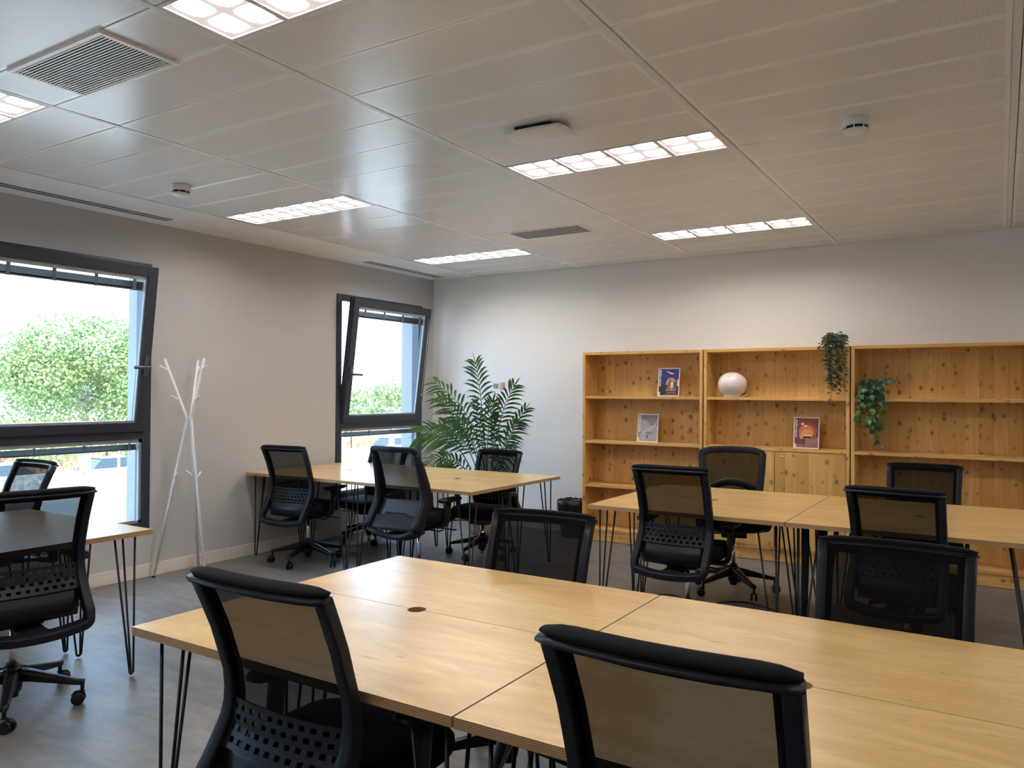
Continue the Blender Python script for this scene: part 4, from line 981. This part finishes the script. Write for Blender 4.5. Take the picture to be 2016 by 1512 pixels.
def car(label, x, y, c, rz):
    t = thing('car', label, 'car', (x, y, GZ), rz, 'parked cars outside'); m = plain('car_paint', c, .25)
    mb = MB()
    sec = [(-2.15, .35, .62), (-2.05, .30, .88), (-1.3, .28, .95), (1.0, .28, .95), (1.9, .30, .80), (2.12, .35, .58)]
    for (xa, za, zb), (xb, zc, zd) in zip(sec, sec[1:]): mb.add([(xa,-.86,za),(xb,-.86,zc),(xb,-.86,zd),(xa,-.86,zb),(xa,.86,za),(xb,.86,zc),(xb,.86,zd),(xa,.86,zb)], [(0,1,2,3),(7,6,5,4),(3,2,6,7),(4,5,1,0)])
    mb.add([(-2.15,-.86,.35),(-2.15,.86,.35),(-2.15,.86,.62),(-2.15,-.86,.62),(2.12,-.86,.35),(2.12,.86,.35),(2.12,.86,.58),(2.12,-.86,.58)], [(3,2,1,0),(4,5,6,7)])
    obj('body', mb, m, t)
    mb = MB(); lo = [(-1.95,-.80,.93),(1.15,-.80,.93),(1.15,.80,.93),(-1.95,.80,.93)]; hi = [(-1.35,-.62,1.45),(.35,-.62,1.45),(.35,.62,1.45),(-1.35,.62,1.45)]
    mb.add(lo + hi, [(0,1,5,4),(1,2,6,5),(2,3,7,6),(3,0,4,7)]); obj('glasshouse', mb, plain('car_glass', (.03, .04, .05), .1), t)
    mb = MB(); mb.add([(x_, y_, 1.45) for x_, y_ in ((-1.4,-.65),(.4,-.65),(.4,.65),(-1.4,.65))] + [(x_, y_, 1.49) for x_, y_ in ((-1.3,-.55),(.3,-.55),(.3,.55),(-1.3,.55))], [(0,1,5,4),(1,2,6,5),(2,3,7,6),(3,0,4,7),(4,5,6,7)]); obj('roof', mb, m, t)
    for wx in (-1.35, 1.3):
        for wy in (-.80, .80):
            mb = MB(); mb.tube([(wx, wy - .10, .32), (wx, wy + .10, .32)], .32, 18); obj('wheel', mb, M_BLACKP, t)
car('blue-grey parked car behind the white wall, near the pole', -40.6, 24.6, (.10, .16, .24), PI / 2)
car('white parked car behind the white wall, left of the pale tree trunk', -40.6, 18.8, (.62, .62, .62), PI / 2)
car('dark blue parked car behind the white wall, seen through the far window', -40.6, 47.5, (.05, .16, .34), PI / 2)
t = thing('lamp_post', 'thin pale pole beyond the left window', 'post', (-37.0, 22.35, GZ)); mb = MB(); mb.tube([(0, 0, 0), (0, 0, 4.2)], .06, 10); obj('pole', mb, M_WHITE, t)
mb = MB(); mb.tube([(0, 0, 4.2), (.4, 0, 4.35)], .05, 8); mb.box(.3, .8, -.08, .08, 4.32, 4.40); obj('lamp_head', mb, M_WHITE, t)

M_LEAF = leaf_mat('tree_leaf', (.11, .17, .05), (.38, .45, .18), .55, .35)
q = NT('pale_bark'); a = q.noise(q.coord('Object', (3, 3, 1.2)), 2, 3); M_BARK = q.set(color=q.ramp(a, (.38, (.28, .24, .17)), (.55, (.66, .62, .52))), rough=.85)
def tree(label, x, y, zt, rad, zc, zr, n, seed, ls, group='trees outside'):
    rn = random.Random(seed); t = thing('tree', label, 'tree', (x, y, GZ), 0, group); top = zc + zr
    mb = MB(); mb.tube([(0, 0, 0), (.05, .03, 1.8), (-.05, 0, zc - zr * .5), (.1, .05, zc)], [.26, .21, .17, .08], 10)
    for k in range(7):
        a = 2 * PI * k / 7; b0 = Vector((0, 0, zc - zr * .6 + .12 * k)); mb.tube(bez(b0, b0 + Vector((math.cos(a) * rad * .4, math.sin(a) * rad * .4, zr * .3)), b0 + Vector((math.cos(a) * rad * .75, math.sin(a) * rad * .75, zr * .8)), 6), [.08, .07, .06, .05, .04, .03, .02], 6)
    obj('trunk', mb, M_BARK, t)
    blobs = []
    for k in range(16):
        a = rn.uniform(0, 2 * PI); u = rn.uniform(-1, 1); r = rn.uniform(.35, .8)
        blobs.append((Vector((rad * r * math.cos(a) * math.sqrt(1 - u * u * .6), rad * r * math.sin(a) * math.sqrt(1 - u * u * .6), zc + zr * u * .72)), rn.uniform(.28, .46) * rad))
    mb = MB()
    for k in range(n):
        c, br = rn.choice(blobs); d = Vector((rn.gauss(0, 1), rn.gauss(0, 1), rn.gauss(0, 1))).normalized(); p = c + d * br * rn.uniform(.72, 1.05); p.z = c.z + (p.z - c.z) * .85
        dd = Vector((rn.uniform(-1, 1), rn.uniform(-1, 1), rn.uniform(-.9, .2))); nn = d + Vector((rn.uniform(-.6, .6), rn.uniform(-.6, .6), rn.uniform(0, .9)))
        L = ls * rn.uniform(.7, 1.3); dd.normalize(); sd = dd.cross(nn).normalized() * (L * .42); mb.add([p, p + dd * L * .45 - sd, p + dd * L, p + dd * L * .45 + sd], [(0, 1, 2, 3)])
    obj('foliage', mb, M_LEAF, t)
tree('broad green plane tree filling the left window', -30.5, 17.0, 0, 4.3, 5.45, 2.45, 34000, 1, .125)
tree('green tree at the left edge of the left window, behind the plane tree', -39.0, 8.2, 0, 4.0, 4.6, 2.3, 15000, 4, .15)
tree('sparse green tree low in the far tilted window', -36.0, 41.5, 0, 2.3, 4.5, 1.5, 3600, 6, .17)
tree('sparse green tree at the left side of the far tilted window', -36.0, 36.6, 0, 2.1, 4.9, 1.7, 2600, 9, .17)
t = thing('street_building', 'pale apartment block with a blue box sign far beyond the window', 'building', (-62, 84, GZ)); M_PALE = plain('pale_render', (.80, .78, .74), .8)
mb = MB(); mb.box(-8, 8, -8, 8, 0, 15.5); obj('wall', mb, M_PALE, t)
for k in range(5): mb = MB(); mb.box(-6, 6, -9.0, -8, 1.6 + k * 2.9, 1.75 + k * 2.9); obj('balcony_slab', mb, plain('balcony_grey', (.42, .44, .46), .8), t)
mb = MB(); mb.box(-4.5, 4.5, -4, 4, 15.5, 17.2); obj('roof_box', mb, plain('blue_box', (.10, .30, .55), .5), t)
